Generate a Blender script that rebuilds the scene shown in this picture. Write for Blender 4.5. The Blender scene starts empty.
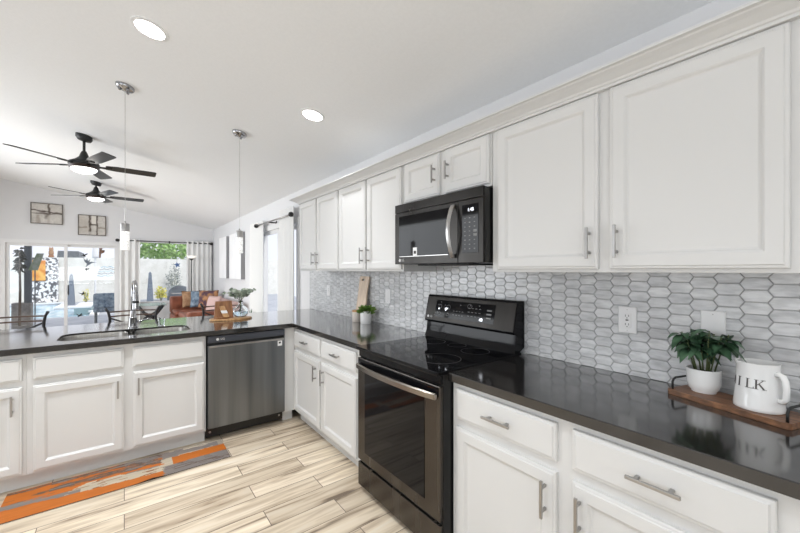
import bpy, bmesh, math, random
from mathutils import Vector, Matrix, noise
from mathutils.geometry import tessellate_polygon
PI = math.pi
S = bpy.context.scene
COL = S.collection
random.seed(7)

# ------------------------------------------------------------------ camera, world, sun, lights, exposure
cd = bpy.data.cameras.new('camera'); cam = bpy.data.objects.new('camera', cd); COL.objects.link(cam)
cam.location = (0, 0, 1.405); cam.rotation_euler = (PI/2, 0, math.radians(90 - 37.6))
cd.sensor_width = 36; cd.lens = 358*36/800; cd.shift_y = 3.7/800; cd.clip_end = 300; cd.clip_start = .02
S.camera = cam
S.view_settings.view_transform = 'Standard'; S.view_settings.look = 'None'
S.view_settings.gamma = 1; S.view_settings.use_curve_mapping = False
S.view_settings.exposure = 0.50

w = bpy.data.worlds.new('sky'); S.world = w; w.use_nodes = True
wn = w.node_tree.nodes; wl = w.node_tree.links
bg = wn['Background']; bg.inputs['Color'].default_value = (.86, .90, 1.0, 1); bg.inputs['Strength'].default_value = .85

def lamp(name, kind, loc, rot, power, color=(1, 1, 1), **kw):
    d = bpy.data.lights.new(name, kind); d.energy = power; d.color = color
    for k, v in kw.items(): setattr(d, k, v)
    o = bpy.data.objects.new(name, d); COL.objects.link(o); o.location = loc; o.rotation_euler = rot
    return o
sun = lamp('sun', 'SUN', (0, 0, 20), (0, 0, 0), 1.4, (1, .97, .92), angle=.02)
sun.rotation_euler = Vector((-.62, -.30, -.72)).to_track_quat('-Z', 'Y').to_euler()
# area lamps added on the unseen sides of the room, standing in for daylight
lamp('side_fill', 'AREA', (-1.2, -3.5, 1.5), (PI/2, 0, 0), 19, (.93, .97, 1), shape='RECTANGLE', size=3.4, size_y=2.0)
lamp('living_fill', 'AREA', (-6.9, -3.5, 1.6), (PI/2-.32, 0, 0), 98, (.93, .97, 1), shape='RECTANGLE', size=4.0, size_y=2.2, spread=2.5)
lamp('back_fill', 'AREA', (2.5, -1.2, 1.5), (PI/2+.95, 0, PI/2), 62, (.93, .97, 1), shape='RECTANGLE', size=3.2, size_y=2.0)  # added lamp at a windowless wall, tilted up to brighten the ceiling

# bare lamps without fixtures, added above the frame to brighten floor and counters
for x, y, z, e in ((-.9, .12, 2.82, 4.5), (.8, .12, 2.82, 6), (-2.6, -.95, 3.03, 9), (-.9, -1.2, 3.08, 5)):
    lamp('overhead_lamp', 'AREA', (x, y, z), (0, 0, 0), e, (.95, .975, 1), shape='DISK', size=.15, spread=2.0)

# ------------------------------------------------------------------ helpers
class MB:
    """collects shapes, optionally through a mapping, into one mesh"""
    def __init__(self, T=None): self.bm = bmesh.new(); self.T = T or (lambda u, v, n: (u, v, n))
    def v(self, a): return self.bm.verts.new(self.T(*a))
    def f(self, vs, mi=0):
        try: x = self.bm.faces.new(vs); x.material_index = mi; return x
        except ValueError: return None
    def box(self, a, b, mi=0, bev=0):
        x0, y0, z0 = [min(p, q) for p, q in zip(a, b)]; x1, y1, z1 = [max(p, q) for p, q in zip(a, b)]
        V = [self.v(p) for p in ((x0,y0,z0),(x1,y0,z0),(x1,y1,z0),(x0,y1,z0),(x0,y0,z1),(x1,y0,z1),(x1,y1,z1),(x0,y1,z1))]
        F = [self.f([V[i] for i in q], mi) for q in ((3,2,1,0),(4,5,6,7),(0,1,5,4),(1,2,6,5),(2,3,7,6),(3,0,4,7))]
        if bev:
            es = list({e for f in F for e in f.edges})
            bmesh.ops.bevel(self.bm, geom=es, offset=bev, segments=2, affect='EDGES', profile=.5)
        return self
    def rings(self, rings, cap0=True, cap1=True, close=True, mi=0):
        R = [[self.v(p) for p in r] for r in rings]; n = len(R[0])
        for a, b in zip(R, R[1:]):
            for i in range(n if close else n-1):
                self.f([a[i], a[(i+1) % n], b[(i+1) % n], b[i]], mi)
        if cap0: self.f(R[0][::-1], mi)
        if cap1: self.f(R[-1], mi)
        return self
    def tube(self, pts, r, n=10, mi=0):
        pts = [Vector(p) for p in pts]; rs = r if isinstance(r, (list, tuple)) else [r]*len(pts)
        t0 = (pts[1]-pts[0]).normalized(); up = Vector((0,0,1)) if abs(t0.z) < .9 else Vector((1,0,0))
        x = t0.cross(up).normalized(); R = []
        for i, p in enumerate(pts):
            t = (pts[min(i+1, len(pts)-1)] - pts[max(i-1, 0)]).normalized()
            x = (x - t*x.dot(t)).normalized(); y = t.cross(x)
            R.append([tuple(p + (x*math.cos(2*PI*k/n) + y*math.sin(2*PI*k/n))*rs[i]) for k in range(n)])
        return self.rings(R, mi=mi)
    def lathe(self, prof, c=(0,0,0), n=24, mi=0, cap0=True, cap1=True, axis='z'):
        R = []
        for r, z in prof:
            ring = []
            for k in range(n):
                a = 2*PI*k/n; p = (r*math.cos(a), r*math.sin(a), z)
                if axis == 'y': p = (p[0], p[2], p[1])
                if axis == 'x': p = (p[2], p[0], p[1])
                ring.append((c[0]+p[0], c[1]+p[1], c[2]+p[2]))
            R.append(ring)
        return self.rings(R, cap0, cap1, mi=mi)
    def prism(self, loops, n0, n1, mi=0):
        """2-D polygon with holes pulled from n0 to n1"""
        flat = [p for l in loops for p in l]
        tris = tessellate_polygon([[Vector((p[0], p[1], 0)) for p in l] for l in loops])
        A = [self.v((p[0], p[1], n0)) for p in flat]; B = [self.v((p[0], p[1], n1)) for p in flat]
        for t in tris:
            self.f([A[i] for i in t], mi); self.f([B[i] for i in t][::-1], mi)
        o = 0
        for l in loops:
            m = len(l)
            for i in range(m): self.f([A[o+i], A[o+(i+1) % m], B[o+(i+1) % m], B[o+i]], mi)
            o += m
        return self
    def rects(self, u0, u1, v0, v1, steps, mi=0, cap0=False, cap1=True):
        """concentric rectangles: steps = [(inset, n)]"""
        return self.rings([[(u0+d, v0+d, n), (u1-d, v0+d, n), (u1-d, v1-d, n), (u0+d, v1-d, n)] for d, n in steps], cap0, cap1, mi=mi)
    def leaf(self, base, direction, L, W, droop=.3, mi=0, up=Vector((0,0,1)), seg=4):
        d = Vector(direction).normalized(); s = d.cross(up)
        if s.length < .01: s = Vector((1,0,0))
        s.normalize(); nrm = s.cross(d); b = Vector(base); row = []
        for i in range(seg+1):
            t = i/seg; p = b + d*L*t - Vector((0,0,1))*droop*L*t*t
            ww = W*.5*math.sin(PI*(t**.8))*1.0 if 0 < t < 1 else W*.02
            row.append((self.v(p - s*ww + nrm*ww*.3), self.v(p), self.v(p + s*ww + nrm*ww*.3)))
        for a, c in zip(row, row[1:]):
            self.f([a[0], a[1], c[1], c[0]], mi); self.f([a[1], a[2], c[2], c[1]], mi)
        return self

def root_of(o):
    while o.parent: o = o.parent
    return o
def obj(name, mb, mats, parent=None, smooth=False, bevel=0, recalc=True):
    if recalc: bmesh.ops.recalc_face_normals(mb.bm, faces=mb.bm.faces)
    me = bpy.data.meshes.new(name); mb.bm.to_mesh(me); mb.bm.free()
    for m in (mats if isinstance(mats, (list, tuple)) else [mats]): me.materials.append(m)
    o = bpy.data.objects.new(name, me); COL.objects.link(o)
    if parent:
        me.transform(Matrix.Translation(-Vector(root_of(parent).location))); o.parent = parent
    if smooth:
        for p in me.polygons: p.use_smooth = True
        if smooth is not True:
            me.set_sharp_from_angle(angle=math.radians(smooth))
    if bevel:
        m = o.modifiers.new('soft_edge', 'BEVEL'); m.width = bevel; m.segments = 2; m.limit_method = 'ANGLE'; m.angle_limit = math.radians(40)
    return o
def tag(o, label, cat, group=None):
    o['label'] = label; o['category'] = cat
    if group: o['group'] = group
    return o
def thing(name, label, cat, loc=(0,0,0), group=None):
    o = bpy.data.objects.new(name, None); COL.objects.link(o); o.location = loc; o.empty_display_size = .05
    return tag(o, label, cat, group)
def struct(name, mb, m, **k):
    o = obj(name, mb, m, **k)
    if not o.parent: o['kind'] = 'structure'
    return o
def lab(o, s): o['label'] = s; return o
def copy_tree(o, parent=None):
    c = o.copy(); COL.objects.link(c)
    if parent: c.parent = parent
    for ch in list(o.children): copy_tree(ch, c)
    return c
def faceY(y0): return lambda u, v, n: (u, y0 - n, v)      # a front that looks towards -y
def faceX(x0): return lambda u, v, n: (x0 + n, u, v)      # a front that looks towards +x
def flat(T2): return T2
def upXY(u, v, n): return (u, v, n)

# ------------------------------------------------------------------ materials
def mat(name, color, rough=.5, metal=0, **kw):
    m = bpy.data.materials.new(name); m.use_nodes = True
    p = m.node_tree.nodes['Principled BSDF']
    p.inputs['Base Color'].default_value = (*color, 1); p.inputs['Roughness'].default_value = rough; p.inputs['Metallic'].default_value = metal
    for k, v in kw.items(): p.inputs[k.replace('_', ' ')].default_value = v
    return m
def nodes(m): return m.node_tree.nodes, m.node_tree.links, m.node_tree.nodes['Principled BSDF']
def noisy(m, c0, c1, scale=(1,1,1), detail=4, s=5, lo=.35, hi=.65, bump=0, rough=None):
    N, L, P = nodes(m)
    tc = N.new('ShaderNodeTexCoord'); mp = N.new('ShaderNodeMapping'); nt = N.new('ShaderNodeTexNoise'); cr = N.new('ShaderNodeValToRGB')
    mp.inputs['Scale'].default_value = scale; nt.inputs['Scale'].default_value = s; nt.inputs['Detail'].default_value = detail
    L.new(tc.outputs['Object'], mp.inputs['Vector']); L.new(mp.outputs['Vector'], nt.inputs['Vector']); L.new(nt.outputs['Fac'], cr.inputs['Fac'])
    e = cr.color_ramp.elements; e[0].position = lo; e[1].position = hi; e[0].color = (*c0, 1); e[1].color = (*c1, 1)
    L.new(cr.outputs['Color'], P.inputs['Base Color'])
    if bump:
        b = N.new('ShaderNodeBump'); b.inputs['Strength'].default_value = bump; b.inputs['Distance'].default_value = .002
        L.new(nt.outputs['Fac'], b.inputs['Height']); L.new(b.outputs['Normal'], P.inputs['Normal'])
    if rough:
        mr = N.new('ShaderNodeMapRange'); mr.inputs['To Min'].default_value = rough[0]; mr.inputs['To Max'].default_value = rough[1]
        L.new(nt.outputs['Fac'], mr.inputs['Value']); L.new(mr.outputs['Result'], P.inputs['Roughness'])
    return m
def glow(name, color, strength):
    m = mat(name, (.9,.9,.9), .4); p = nodes(m)[2]
    p.inputs['Emission Color'].default_value = (*color, 1); p.inputs['Emission Strength'].default_value = strength
    return m
def pane_glass(name, gloss=.06, tint=(1,1,1)):
    m = bpy.data.materials.new(name); m.use_nodes = True; N = m.node_tree.nodes; L = m.node_tree.links; N.remove(N['Principled BSDF'])
    t = N.new('ShaderNodeBsdfTransparent'); g = N.new('ShaderNodeBsdfGlossy'); x = N.new('ShaderNodeMixShader')
    t.inputs['Color'].default_value = (*tint, 1); g.inputs['Roughness'].default_value = .02; x.inputs['Fac'].default_value = gloss
    L.new(t.outputs[0], x.inputs[1]); L.new(g.outputs[0], x.inputs[2]); L.new(x.outputs[0], N['Material Output'].inputs['Surface'])
    return m
def vcol(name, rough=.6):
    m = mat(name, (1,1,1), rough); N, L, P = nodes(m); a = N.new('ShaderNodeAttribute'); a.attribute_name = 'Col'
    L.new(a.outputs['Color'], P.inputs['Base Color']); return m

M = {}
M['wall'] = mat('wall_paint', (.755,.755,.765), .75)
M['ceiling'] = noisy(mat('ceiling_paint', (.74,.74,.74), .85), (.88,.89,.90), (.90,.91,.92), s=60, bump=.15)
M['cabinet'] = mat('cabinet_paint', (.68,.678,.668), .42)
M['trim'] = mat('trim_paint', (.80,.80,.80), .4)
M['quartz'] = noisy(mat('dark_quartz', (.045,.042,.039), .13), (.013,.012,.0115), (.022,.020,.019), s=120, detail=6, rough=(.10,.15)); nodes(M['quartz'])[2].inputs['Specular IOR Level'].default_value = .5; nodes(M['quartz'])[2].inputs['Coat Weight'].default_value = .85; nodes(M['quartz'])[2].inputs['Coat Roughness'].default_value = .11
M['nickel'] = mat('brushed_nickel', (.40,.39,.38), .28, 1)
M['chrome'] = mat('chrome', (.38,.38,.39), .13, 1)
M['steel'] = noisy(mat('stainless_steel', (.6,.59,.57), .3, 1), (.34,.325,.30), (.46,.45,.43), scale=(1,60,1), s=8)
M['black_steel'] = noisy(mat('black_stainless', (.09,.08,.075), .3, .95), (.024,.0225,.021), (.036,.034,.032), scale=(2,2,.25), s=3, rough=(.24,.34))
M['oven_steel'] = noisy(mat('bronze_black_stainless', (.09,.08,.075), .3, .95), (.075,.066,.058), (.10,.089,.080), scale=(2,2,.25), s=3, rough=(.22,.32))
M['smoked_handle'] = mat('smoked_handle', (.30,.27,.24), .25, 1)
M['grey_steel'] = noisy(mat('smoked_stainless', (.15,.14,.135), .3, .95), (.14,.15,.16), (.215,.228,.24), scale=(5,5,.2), s=2, rough=(.24,.34))
M['black_glass'] = mat('black_glass', (.006,.006,.007), .05, 0, Specular_IOR_Level=.16)
M['black'] = mat('black_enamel', (.008,.008,.008), .3)
M['matt_black'] = mat('matt_black', (.012,.012,.012), .5)
M['bronze'] = mat('dark_bronze', (.035,.022,.018), .35, .4)
M['print'] = mat('control_print', (.62,.62,.62), .5)
M['plastic'] = mat('white_plastic', (.82,.82,.82), .35)
M['slot'] = mat('socket_slot', (.03,.03,.03), .6)
M['ceramic'] = mat('white_ceramic', (.86,.86,.85), .12, 0, Coat_Weight=.5)
M['ink'] = mat('black_ink', (.07,.06,.055), .4)
M['walnut'] = noisy(mat('walnut', (.2,.09,.04), .4), (.105,.048,.024), (.27,.125,.058), scale=(1.5,16,16), s=5)
M['pale_wood'] = noisy(mat('pale_wood', (.6,.45,.32), .5), (.60,.47,.35), (.74,.60,.47), scale=(12,12,1), s=4)
M['mid_wood'] = noisy(mat('mid_wood', (.3,.14,.06), .45), (.22,.095,.04), (.36,.17,.075), scale=(1,14,2), s=5)
M['dark_wood'] = noisy(mat('dark_wood', (.1,.06,.04), .35), (.075,.042,.028), (.15,.09,.065), scale=(14,1,2), s=5)
M['honey_wood'] = noisy(mat('honey_wood', (.5,.28,.12), .4), (.42,.22,.09), (.60,.36,.17), scale=(3,20,3), s=4)
M['leaf'] = noisy(mat('leaf_green', (.03,.08,.03), .35), (.014,.045,.020), (.085,.17,.095), s=14)
M['leaf_light'] = noisy(mat('leaf_bright', (.1,.22,.03), .45), (.05,.13,.02), (.20,.32,.06), s=30)
M['eucalyptus'] = noisy(mat('eucalyptus', (.3,.36,.28), .6), (.22,.28,.21), (.58,.63,.53), s=22)
M['stem'] = mat('plant_stem', (.10,.13,.05), .6)
M['soil'] = noisy(mat('soil', (.03,.02,.015), .9), (.015,.01,.008), (.06,.04,.03), s=60)
M['curtain'] = noisy(mat('curtain_linen', (.74,.73,.71), .85), (.80,.80,.79), (.86,.86,.85), scale=(30,30,30), s=20)
M['rust'] = noisy(mat('rust_leather', (.33,.085,.035), .45), (.19,.055,.03), (.31,.10,.052), s=7)
M['blush'] = mat('blush_fabric', (.58,.40,.37), .8)
M['tan'] = noisy(mat('tan_fabric', (.36,.2,.11), .8), (.28,.15,.08), (.46,.28,.16), s=14)
M['blue_fabric'] = noisy(mat('blue_fabric', (.12,.2,.3), .8), (.09,.14,.21), (.30,.38,.46), s=14)
M['patch'] = noisy(mat('patterned_fabric', (.3,.15,.08), .8), (.10,.05,.07), (.48,.24,.11), s=9, lo=.42, hi=.58)
M['stool_metal'] = mat('stool_metal', (.05,.05,.055), .35, .7)
M['pane'] = pane_glass('window_glass', .05)
M['glass'] = mat('clear_glass', (.95,.98,1), .02, 0, Transmission_Weight=1.0, IOR=1.45)
M['tabletop_glass'] = pane_glass('table_glass', .25, (.80,.92,.90))
M['can_glow'] = glow('downlight_glow', (1,.98,.95), 9)
M['fan_glow'] = glow('fan_light_glow', (1,.98,.95), 4)
M['crystal'] = noisy(glow('bubble_crystal', (1,.98,.95), .30), (.45,.45,.45), (.95,.95,.95), s=70, lo=.4, hi=.6)
M['torch_glow'] = glow('torchiere_glow', (1,.92,.82), .5)
M['screen'] = glow('lit_digits', (.85,.9,1), 1.2)
M['painted'] = vcol('abstract_paint', .6)
M['rugcloth'] = vcol('printed_mat', .65)
M['canvas'] = noisy(mat('pale_canvas', (.85,.85,.85), .5), (.90,.90,.91), (.96,.96,.96), s=3)  # whitened base colour carries the glare on the canvas faces
M['canvas_side'] = mat('canvas_side', (.30,.30,.31), .7)  # dark grey holds the side shading of the pale canvases
M['frame_bronze'] = mat('picture_frame', (.14,.12,.10), .4, .3)

# wood-look plank tile running along y
def planks():
    m = mat('plank_floor', (.6,.5,.4), .35); N, L, P = nodes(m)
    tc = N.new('ShaderNodeTexCoord'); sp = N.new('ShaderNodeSeparateXYZ'); cb = N.new('ShaderNodeCombineXYZ')
    L.new(tc.outputs['Object'], sp.inputs[0]); L.new(sp.outputs['Y'], cb.inputs['X']); L.new(sp.outputs['X'], cb.inputs['Y'])
    br = N.new('ShaderNodeTexBrick'); br.offset = .37; br.offset_frequency = 2
    for k, v in (('Scale', 1), ('Mortar Size', .0022), ('Mortar Smooth', .1), ('Bias', 0), ('Brick Width', 1.02), ('Row Height', .153)): br.inputs[k].default_value = v
    br.inputs['Color1'].default_value = (0,0,0,1); br.inputs['Color2'].default_value = (1,1,1,1); br.inputs['Mortar'].default_value = (.5,.5,.5,1)
    L.new(cb.outputs[0], br.inputs['Vector'])
    # every plank samples its own stretch of grain
    ad = N.new('ShaderNodeVectorMath'); ad.operation = 'MULTIPLY_ADD'; ad.inputs[1].default_value = (37,11,5)
    L.new(br.outputs['Color'], ad.inputs[0]); L.new(cb.outputs[0], ad.inputs[2])
    mp = N.new('ShaderNodeMapping'); mp.inputs['Scale'].default_value = (1.1,13,1); L.new(ad.outputs[0], mp.inputs['Vector'])
    n1 = N.new('ShaderNodeTexNoise'); n1.inputs['Scale'].default_value = 1.6; n1.inputs['Detail'].default_value = 5; n1.inputs['Distortion'].default_value = .7; L.new(mp.outputs[0], n1.inputs['Vector'])
    cr = N.new('ShaderNodeValToRGB'); L.new(n1.outputs['Fac'], cr.inputs['Fac'])
    e = cr.color_ramp.elements; e[0].position = .31; e[0].color = (.22,.165,.115,1); e[1].position = .58; e[1].color = (.80,.69,.535,1)
    x = cr.color_ramp.elements.new(.40); x.color = (.56,.455,.335,1)
    x = cr.color_ramp.elements.new(.75); x.color = (.82,.745,.63,1)
    # overall tone of each plank
    tone = N.new('ShaderNodeMixRGB'); tone.blend_type = 'MULTIPLY'; tone.inputs['Fac'].default_value = .55
    tr = N.new('ShaderNodeValToRGB'); tr.color_ramp.elements[0].color = (.52,.48,.44,1); tr.color_ramp.elements[1].color = (1,1,1,1); tr.color_ramp.elements[1].position = .7
    L.new(br.outputs['Color'], tr.inputs['Fac']); L.new(cr.outputs['Color'], tone.inputs[1]); L.new(tr.outputs['Color'], tone.inputs[2])
    gr = N.new('ShaderNodeMixRGB'); L.new(br.outputs['Fac'], gr.inputs['Fac']); L.new(tone.outputs[0], gr.inputs[1]); gr.inputs[2].default_value = (.14,.105,.08,1)
    L.new(gr.outputs[0], P.inputs['Base Color'])
    return m
M['planks'] = planks()
def tiles():
    m = mat('marble_picket_tile', (.5,.5,.5), .22); N, L, P = nodes(m)
    ge = N.new('ShaderNodeNewGeometry'); tc = N.new('ShaderNodeTexCoord')
    ad = N.new('ShaderNodeVectorMath'); ad.operation = 'MULTIPLY_ADD'; ad.inputs[1].default_value = (7,7,7)
    cb = N.new('ShaderNodeCombineXYZ')
    for i in range(3): L.new(ge.outputs['Random Per Island'], cb.inputs[i])
    L.new(cb.outputs[0], ad.inputs[0]); L.new(tc.outputs['Object'], ad.inputs[2])
    mp = N.new('ShaderNodeMapping'); mp.inputs['Scale'].default_value = (12,12,45); L.new(ad.outputs[0], mp.inputs['Vector'])
    mp.inputs['Rotation'].default_value = (0,.25,0)
    nt = N.new('ShaderNodeTexNoise'); nt.inputs['Scale'].default_value = 1.2; nt.inputs['Detail'].default_value = 5; L.new(mp.outputs[0], nt.inputs['Vector'])
    cr = N.new('ShaderNodeValToRGB'); L.new(nt.outputs['Fac'], cr.inputs['Fac'])
    e = cr.color_ramp.elements; e[0].position = .3; e[0].color = (.52,.525,.53,1); e[1].position = .62; e[1].color = (.76,.765,.77,1)
    mx = N.new('ShaderNodeMixRGB'); mx.blend_type = 'MULTIPLY'; mx.inputs['Fac'].default_value = 1
    tr = N.new('ShaderNodeValToRGB'); tr.color_ramp.elements[0].color = (.82,.82,.83,1); tr.color_ramp.elements[1].color = (1,1,1,1)
    L.new(ge.outputs['Random Per Island'], tr.inputs['Fac']); L.new(cr.outputs['Color'], mx.inputs[1]); L.new(tr.outputs['Color'], mx.inputs[2])
    L.new(mx.outputs[0], P.inputs['Base Color']); return m
M['tile'] = tiles()
M['grout'] = mat('grey_grout', (.40,.40,.405), .8)
# outside
M['stucco'] = noisy(mat('cream_wall', (.74,.74,.69), .9), (.70,.70,.65), (.80,.80,.76), s=3)
M['deck'] = noisy(mat('cool_deck', (.40,.42,.46), .8), (.36,.38,.43), (.48,.50,.54), s=2)
M['water'] = noisy(mat('pool_water', (.30,.55,.70), .15), (.30,.56,.72), (.62,.80,.88), scale=(1,4,1), s=1.2)
M['coping'] = mat('pale_coping', (.82,.83,.84), .8)
M['slate'] = mat('slate_paint', (.13,.15,.17), .7)
M['greystone'] = noisy(mat('grey_stucco', (.26,.25,.24), .9), (.22,.21,.20), (.32,.31,.30), s=12)
M['pebble'] = noisy(mat('pebble_mosaic', (.5,.5,.5), .7), (.12,.12,.13), (.86,.87,.88), s=9, lo=.44, hi=.53, detail=1)
M['orange'] = noisy(mat('orange_glaze', (.8,.35,.06), .5), (.72,.24,.04), (.88,.52,.14), s=4)
M['bluepaint'] = mat('weathered_blue', (.16,.195,.245), .6)
M['tree'] = noisy(mat('tree_leaf', (.2,.4,.1), .6), (.25,.46,.12), (.55,.74,.32), s=2)
M['bark'] = mat('bark', (.12,.09,.07), .9)
M['yellow'] = noisy(mat('yellow_flower', (.7,.6,.12), .7), (.50,.52,.10), (.85,.74,.20), s=9)
M['greyleaf'] = mat('grey_leaf', (.34,.37,.35), .8)
M['darkleaf'] = mat('dark_leaf', (.035,.04,.03), .6)

def grid(name, T, u0, u1, v0, v1, nu, nv, fn, m, parent=None, hfn=None):
    mb = MB(T); cl = mb.bm.loops.layers.float_color.new('Col')
    V = [[mb.v((u0+(u1-u0)*i/nu, v0+(v1-v0)*j/nv, hfn(i/nu, j/nv) if hfn else 0)) for j in range(nv+1)] for i in range(nu+1)]
    for i in range(nu):
        for j in range(nv):
            f = mb.f([V[i][j], V[i+1][j], V[i+1][j+1], V[i][j+1]]); c = fn((i+.5)/nu, (j+.5)/nv)
            for l in f.loops: l[cl] = (*c, 1)
    return obj(name, mb, m, parent)

# ------------------------------------------------------------------ the room
YW, XF, XB, YL = 1.885, -10.67, 2.6, -3.6
def zc(y): return 2.49 + .2*(YW - y)
mb = MB(); mb.box((XF-.12, YL-.12, -.06), (XB+.12, YW+.12, 0)); struct('floor', mb, M['planks'])
mb = MB(); mb.rings([[(XF-.3, YW+.15, zc(YW+.15)), (XB+.3, YW+.15, zc(YW+.15)), (XB+.3, YL-.15, zc(YL-.15)), (XF-.3, YL-.15, zc(YL-.15))],
                     [(XF-.3, YW+.15, zc(YW+.15)+.15), (XB+.3, YW+.15, zc(YW+.15)+.15), (XB+.3, YL-.15, zc(YL-.15)+.15), (XF-.3, YL-.15, zc(YL-.15)+.15)]])
struct('ceiling', mb, M['ceiling'])
def rect(u0, u1, v0, v1): return [(u0, v0), (u1, v0), (u1, v1), (u0, v1)]
D2 = (-6.42, -4.74, 0.0, 2.06)
mb = MB(faceY(YW)); mb.prism([[(XF-.12, 0), (D2[0], 0), (D2[0], D2[3]), (D2[1], D2[3]), (D2[1], 0), (XB, 0), (XB, 2.495), (XF-.12, 2.495)]], 0, -.12)
struct('wall_right', mb, M['wall'])
D1 = (-1.93, -.12, 0, 1.98); W1 = (.25, 1.50, .60, 2.12)
mb = MB(faceX(XF)); mb.prism([[(YL, 0), (D1[0], 0), (D1[0], D1[3]), (D1[1], D1[3]), (D1[1], 0), (YW, 0), (YW, zc(YW)+.004), (YL, zc(YL)+.004)], rect(*W1)], 0, -.12)
struct('wall_far', mb, M['wall'])
mb = MB(lambda u, v, n: (u, YL-n, v)); LW = [rect(-2.9, .5, .5, 2.5), rect(-8.95, -4.85, .45, 2.75)]
mb.prism([rect(XF-.12, XB+.12, 0, zc(YL)+.004)] + LW, 0, .12); struct('wall_left', mb, M['wall'])
mb = MB(lambda u, v, n: (XB+n, u, v)); mb.prism([[(YL, 0), (YW+.12, 0), (YW+.12, zc(YW+.12)), (YL, zc(YL)+.004)]], 0, .12); struct('wall_back', mb, M['wall'])
# pony wall under the peninsula overhang
mb = MB(); mb.box((-3.95, -1.55, 0), (-3.855, 1.885, .872)); struct('wall_peninsula', mb, M['wall'])
for nm, b in (('baseboard_far', ((XF, -3.6, 0), (XF+.014, -2.02, .1))), ('baseboard_right', ((-10.6, YW-.014, 0), (-6.52, YW, .1)))):
    mb = MB(); mb.box(*b); struct(nm, mb, M['trim'])
mb = MB(); mb.box((XF, -.02, 0), (XF+.014, YW-.02, .1)); struct('baseboard_window', mb, M['trim'])

# sliding glass door in the far wall
def slider(name, T, u0, u1, v1, mid, fw=.055):
    t = bpy.data.objects.new(name, None); COL.objects.link(t); t['kind'] = 'structure'
    mb = MB(T); mb.prism([[(u0-.07, 0), (u0, 0), (u0, v1), (u1, v1), (u1, 0), (u1+.07, 0), (u1+.07, v1+.08), (u0-.07, v1+.08)]], -.10, .02)
    mb.box((u0, 0, -.10), (u1, .03, .0)); struct('door_frame', mb, M['trim'], parent=t)
    for a, b, n in ((u0, mid+.03, -.04), (mid-.03, u1, -.08)):
        mb = MB(T); mb.prism([rect(a, b, .03, v1), rect(a+fw, b-fw, .03+fw, v1-fw)], n-.015, n+.015); struct('door_sash', mb, M['trim'], parent=t)
        mb = MB(T); mb.box((a+fw, .03+fw, n-.003), (b-fw, v1-fw, n+.003)); struct('glass_pane', mb, M['pane'], parent=t)
    return t
d1 = slider('door_1', faceX(XF), -1.92, -.13, 1.97, -1.02)
mb = MB(faceX(XF)); mb.box((-.985, .86, -.04), (-.965, 1.08, .0), bev=.004); struct('door_handle', mb, M['matt_black'], parent=d1)
slider('door_2', faceY(YW), D2[0]+.01, D2[1]-.01, 2.05, -5.62)
# fixed window in the far wall
w1 = bpy.data.objects.new('window_1', None); COL.objects.link(w1); w1['kind'] = 'structure'
mb = MB(faceX(XF)); mb.prism([rect(W1[0], W1[1], W1[2], W1[3]), rect(W1[0]+.04, W1[1]-.04, W1[2]+.04, W1[3]-.04)], -.09, -.04); struct('window_frame', mb, M['trim'], parent=w1)
mb = MB(faceX(XF)); mb.box((W1[0]+.04, W1[2]+.04, -.068), (W1[1]-.04, W1[3]-.04, -.062)); struct('window_pane', mb, M['pane'], parent=w1)
mb = MB(faceX(XF)); mb.box((W1[0]-.03, W1[2]-.03, -.04), (W1[1]+.03, W1[2], .035), bev=.004); struct('window_sill', mb, M['trim'], parent=w1)
for i, r in enumerate(LW):  # unseen windows, openings added to bring daylight in
    t = bpy.data.objects.new('window_%d' % (i+2), None); COL.objects.link(t); t['kind'] = 'structure'
    (a, b), (c, d) = r[0], r[2]; T = lambda u, v, n: (u, YL-n, v)
    mb = MB(T); mb.prism([rect(a, c, b, d), rect(a+.05, c-.05, b+.05, d-.05), ], .03, .09); struct('window_frame', mb, M['trim'], parent=t)
    mb = MB(T); mb.box((a+.05, b+.05, .055), (c-.05, d-.05, .062)); struct('window_pane', mb, M['pane'], parent=t)

# ------------------------------------------------------------------ cabinets
DOOR = [(0,0), (0,.013), (.003,.016), (.010,.017), (.013,.020), (.052,.020), (.058,.016), (.062,.011), (.068,.008)]
DRAWER = [(0,0), (0,.012), (.003,.015), (.010,.016), (.014,.020)]
def pull(T, u, v, L, vertical, parent):
    mb = MB(T); h = L/2
    def P(s, n): return (u, v+s, n) if vertical else (u+s, v, n)
    def bar(s0, s1, n0, n1, hw):
        a, b = (((u-hw, v+s0, n0), (u+hw, v+s1, n1)) if vertical else ((u+s0, v-hw, n0), (u+s1, v+hw, n1)))
        mb.box(a, b, bev=.0018)
    bar(-h, h, .046, .055, .0055)
    for s in (-h*.62, h*.62): bar(s-.006, s+.006, .0195, .047, .0045)
    return obj('handle', mb, M['nickel'], parent)
def door(T, u0, u1, v0, v1, root, hu=None, hv=None, hl=.13):
    mb = MB(T); mb.rects(u0, u1, v0, v1, DOOR, cap0=True); d = obj('door', mb, M['cabinet'], root)
    if hu is not None: pull(T, hu, hv, hl, True, d)
    return d
def drawer(T, u0, u1, v0, v1, root, hl=.13, handle=True, name='drawer'):
    mb = MB(T); mb.rects(u0, u1, v0, v1, DRAWER, cap0=True); d = obj(name, mb, M['cabinet'], root)
    if handle: pull(T, (u0+u1)/2, (v0+v1)/2, hl, False, d)
    return d
def carcass(T, u0, u1, v0, v1, depth, root, top=True):
    mb = MB(T); t = .018
    mb.box((u0, v0, -.02), (u1, v1, 0)); mb.box((u0, v0, -depth), (u0+t, v1, -.02)); mb.box((u1-t, v0, -depth), (u1, v1, -.02))
    mb.box((u0+t, v0, -depth), (u1-t, v0+t, -.02)); mb.box((u0+t, v0+t, -depth), (u1-t, v1, -depth+.008))
    if top: mb.box((u0+t, v1-t, -depth+.008), (u1-t, v1, -.02))
    return obj('cabinet_body', mb, M['cabinet'], root, bevel=.0015)
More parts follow.
